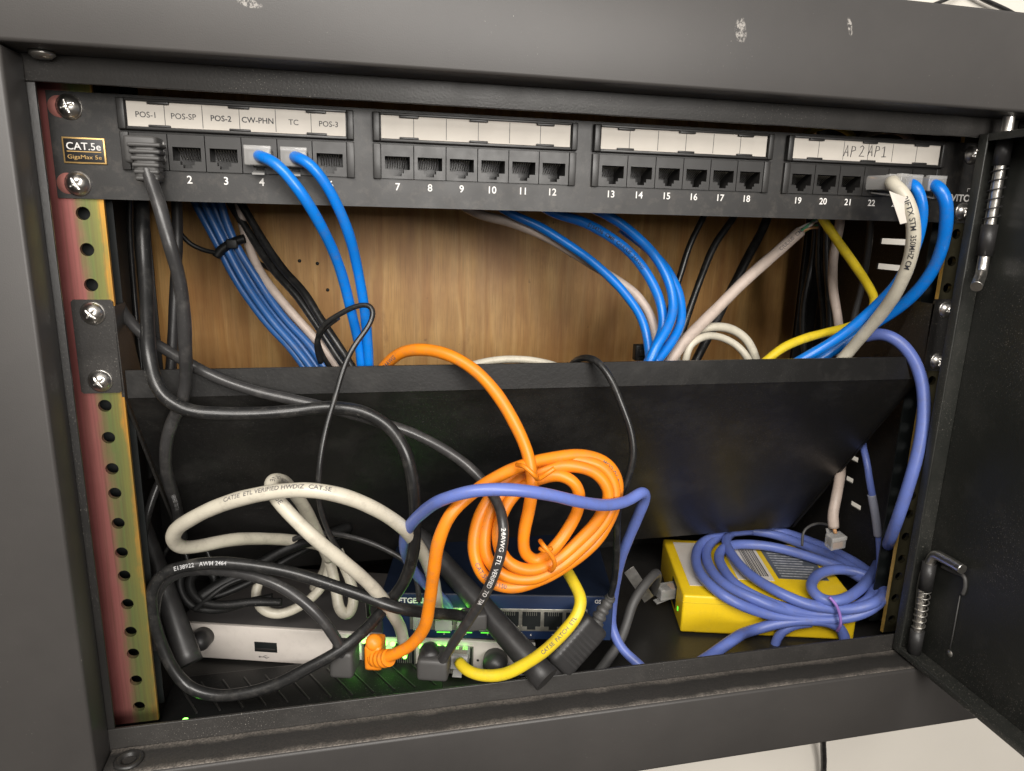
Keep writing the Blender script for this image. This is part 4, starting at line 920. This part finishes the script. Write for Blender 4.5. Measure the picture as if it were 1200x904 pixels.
# ------------------------------------------------------------------ switch on the router
zs0 = ZF + 2 + rh + .8
a = atZ(448, 747, zs0); b = atZ(716, 751, zs0); ex = b - a; rz = math.atan2(ex.y, ex.x)
sw = thing('network_switch', a, rz, 'navy blue network switch stacked on the silver router', 'network switch')
TS = MATS[sw.name]; sl_ = ex.length; shh = at(455, 694, a.y).z - zs0; sd = 85
def sloc(px, py, yl=0):
    dr = RM @ Vector(((px - 600) / FPX, -(py - 452) / FPX, -1)); n_ = TS.to_3x3() @ Vector((0, 1, 0)); q0 = TS @ Vector((0, yl, 0))
    return TS.inverted() @ (CAM + dr * ((q0 - CAM).dot(n_) / dr.dot(n_)))
g = G(); g.box(0, sl_, 0, sd, 0, shh, 1.0); case = obj('case', g, 'navy', sw, local=True)
obj('front_panel', G().box(.6, sl_ - .6, -.45, -.01, .5, shh - .5, .2), 'navyfront', sw, local=True)
g = G(); vs_ = [(x, shh + .1, 20 + k * 5) for k in range(0)]
z0p, z1p = sloc(640, 738).z, sloc(640, 715).z
pxs = [497, 520, 543, 566, 589, 622, 652, 678]
xw = 6.6; x_first = sloc(482, 730).x; x_last = sloc(686, 732).x; pitch = (x_last - x_first) / 8
g = G(); g.box(x_first - .8, x_last + .8, -.75, -.3, z0p - .8, z1p + .8, .15); obj('socket_bank', g, 'portmetal', case, local=True)
for k in range(8):
    cx = x_first + pitch * (k + .5); w_ = pitch / 2 - .9
    s0 = obj('lan_socket', G().plate([cx - w_, cx - w_ * .45, cx + w_ * .45, cx + w_], [z0p, z0p + 2.6, z1p - 1.6, z1p], lambda i, j: (j == 0 and i != 1), -1.3, -.8), 'portmetal', case, local=True)
    obj('socket_hole', G().box(cx - w_ + .2, cx + w_ - .2, -1.1, -.76, z0p + .5, z1p - .9), 'hole', s0, local=True)
    cg = G()
    for q_ in range(6): cg.box(cx - 3 + q_ * 1.2 - .15, cx - 3 + q_ * 1.2 + .15, -1.25, -1.12, z1p - 3.4, z1p - 1)
    obj('contacts', cg, 'portmetal', s0, local=True)
    if k < 4:
        for sx in (-.6, .6): obj('led', G().box(cx + sx * w_ - .8, cx + sx * w_ + .8, -5.6, -1.32, z1p - 1.7, z1p - .3, .2), 'led', s0, local=True)
        obj('led', G().box(cx - w_ * .7, cx + w_ * .7, -5.3, -4.9, z0p + .1, z0p + .7, .1), 'ledsoft', s0, local=True)
        # glowing clear plugs in the first sockets
        obj('plug', G().box(cx - w_ + .6, cx + w_ - .6, -5, -1.15, z0p + 1, z1p - 2.2, .5), 'clear', s0, local=True)
g = G(); t0 = sloc(462, 701)
text(g, 'NETGEAR', 4.9, lambda u, v: Vector((sloc(460, 702).x + u, -.55, shh - 6.3 + v)), bold=.16, align='l', width=21)
obj('brand_print', g, 'whiteink', case, local=True)
g = G(); text(g, 'GS108', 3.4, lambda u, v: Vector((sl_ - 7 + u, -.55, shh - 4.6 + v)), bold=.06); obj('model_print', g, 'whiteink', case, local=True)
q = sloc(545, 716); obj('led', G().lathe([(1.9, 0), (1.7, 1), (.6, 1.6)], (q.x, -.5, q.z), (0, -1, 0), 16), 'led', case, local=True)
for px, py in ((517, 714), (529, 715)):
    q = sloc(px, py); obj('led', G().box(q.x - 1.6, q.x + 1.6, -.8, -.46, q.z - .4, q.z + .5, .15), 'ledsoft', case, local=True)
# small port figures under the sockets
g = G()
for k in range(8): text(g, str(k + 1), 2.0, lambda u, v, k=k: Vector((x_first + pitch * (k + .5) + u, -.55, z0p - 4.2 + v)), bold=.04)
obj('port_figures', g, 'whiteink', case, local=True)

# power plug body leaning at the right of the switch
p0, p1 = at(650, 780, -14), at(697, 727, -8)
ax = (p1 - p0); Ln = ax.length; T = frame_of(p0, ax, Vector((0, -1, 0)))
wb = mm(p0, 40) / 2
g = G(); g.box(-wb, wb, 0, Ln, -7, 7, 4.2, T, 4)
bdy = obj('plug_body', g, 'antenna', root_ad)
rib = G()
prof = []
for cx_, cz_, a0 in ((wb - 4, 3, 0), (-wb + 4, 3, 90), (-wb + 4, -3, 180), (wb - 4, -3, 270)):
    for j in range(7): a_ = math.radians(a0 + j * 15); prof.append((cx_ + 4.35 * math.cos(a_), cz_ + 4.35 * math.sin(a_)))
for k in range(7): rib.prism(prof, Ln * .2 + k * Ln * .085, Ln * .2 + k * Ln * .085 + 1.3, T=T)
obj('grip_ribs', rib, 'rubber2', bdy)
g = G(); g.tube([T @ Vector((0, -7, 0)), T @ Vector((0, 0, 0))], [4.6, 6.2], 20); g.box(-8.5, 5, -6, -1, -5, 5, 1, T); obj('plug_tip', g, 'antenna', bdy)
pts = [T @ Vector((wb * .2, Ln - 1, 0)), at(707, 714, -7), at(714, 703, -4), at(716, 698, -5)]; pp_ = spline(pts, .5)
obj('strain_relief', G().tube(pp_, [4.6 * (1 - .35 * i / len(pp_)) * (.8 if (i // 4) % 2 else 1) for i in range(len(pp_))], 18), 'rubber', root_ad)
# small dark bits at the foot of the antenna
cable('thin_wire', [(596, 796, -8), (606, 790, -12), (618, 793, -14), (612, 782, -10), (600, 785, -6), (628, 790, -10)], 7, 'black', 'crumpled black wire at the foot of the right antenna')

# yellow patch cable from the router
root, p, r = cable('yellow_patch_cable', [(538, 776, -14), (545, 784, -20), (560, 791, -26), (585, 792, -32), (615, 779, -38), (640, 762, -42), (662, 740, -44), (677, 720, -42), (681, 704, -38), (676, 690, -32), (668, 674, -24), (658, 655, -10), (650, 640, 4)], 16, 'yellow', 'yellow patch cable curving from the router up behind the orange coil', parts=True)
g = G(); cable_text(g, p, r, 'CAT.5E  PATCH  ETL', .42, 2.8); obj('jacket_print', g, 'greyink', root)
rj45(at(537, 773, -8), TR.to_3x3() @ Vector((0, 1, 0)), root, out=4)

# low black ribbed box under the cables in front of the router
q = atZ(214, 830, ZF + 8)
bx = thing('black_box', (-226, 0, ZF), 0, 'low glossy black ribbed box with a green lamp below the router', 'black box')
obj('case', G().box(-226, -70, 0, 44, ZF + .3, ZF + 8, 1.2), 'black_gloss', bx)
rb = G()
for k in range(12): T = Matrix.Translation((-214 + k * 12, 22, ZF + 8)) @ Matrix.Rotation(.5, 4, 'Z'); rb.box(-.5, .5, -16, 16, -.2, .5, .2, T)
obj('ribs', rb, 'port', bx)
q = atZ(217, 843, ZF + 9); obj('led', G().lathe([(1.6, 0), (1.5, .8), (.6, 1.4)], (q.x, q.y, ZF + 8), (0, 0, 1), 14), 'led', bx)

# the wall below and above: hanging cables
cable('black_cable', [(966, 800, 150), (965, 850, 170), (965, 890, 180), (964, 960, 184)], 8, 'black', 'black cord hanging below the cabinet against the pale wall')
cable('black_cable', [(1070, 14, 184), (1100, 3, 184), (1120, -6, 184), (1150, -30, 184)], 5, 'black', 'left thin black cord on the wall above the cabinet')
cable('black_cable', [(1125, -18, 184), (1150, -2, 184), (1175, 10, 184), (1210, 30, 184)], 6, 'black', 'right thin black cord on the wall above the cabinet')

# green lamps of the devices light their neighbourhood
for px, py, ye, en in ((545, 711, 14, .0004), (497, 718, 22, .0005), (518, 720, 16, .0005), (530, 735, 12, .0003)):
    yy = ye; d = bpy.data.lights.new('led_glow', 'POINT'); d.energy = en; d.color = (.2, 1, .08); d.shadow_soft_size = .0015
    o = bpy.data.objects.new('led_glow', d); C.objects.link(o); o.location = at(px, py, yy) * S
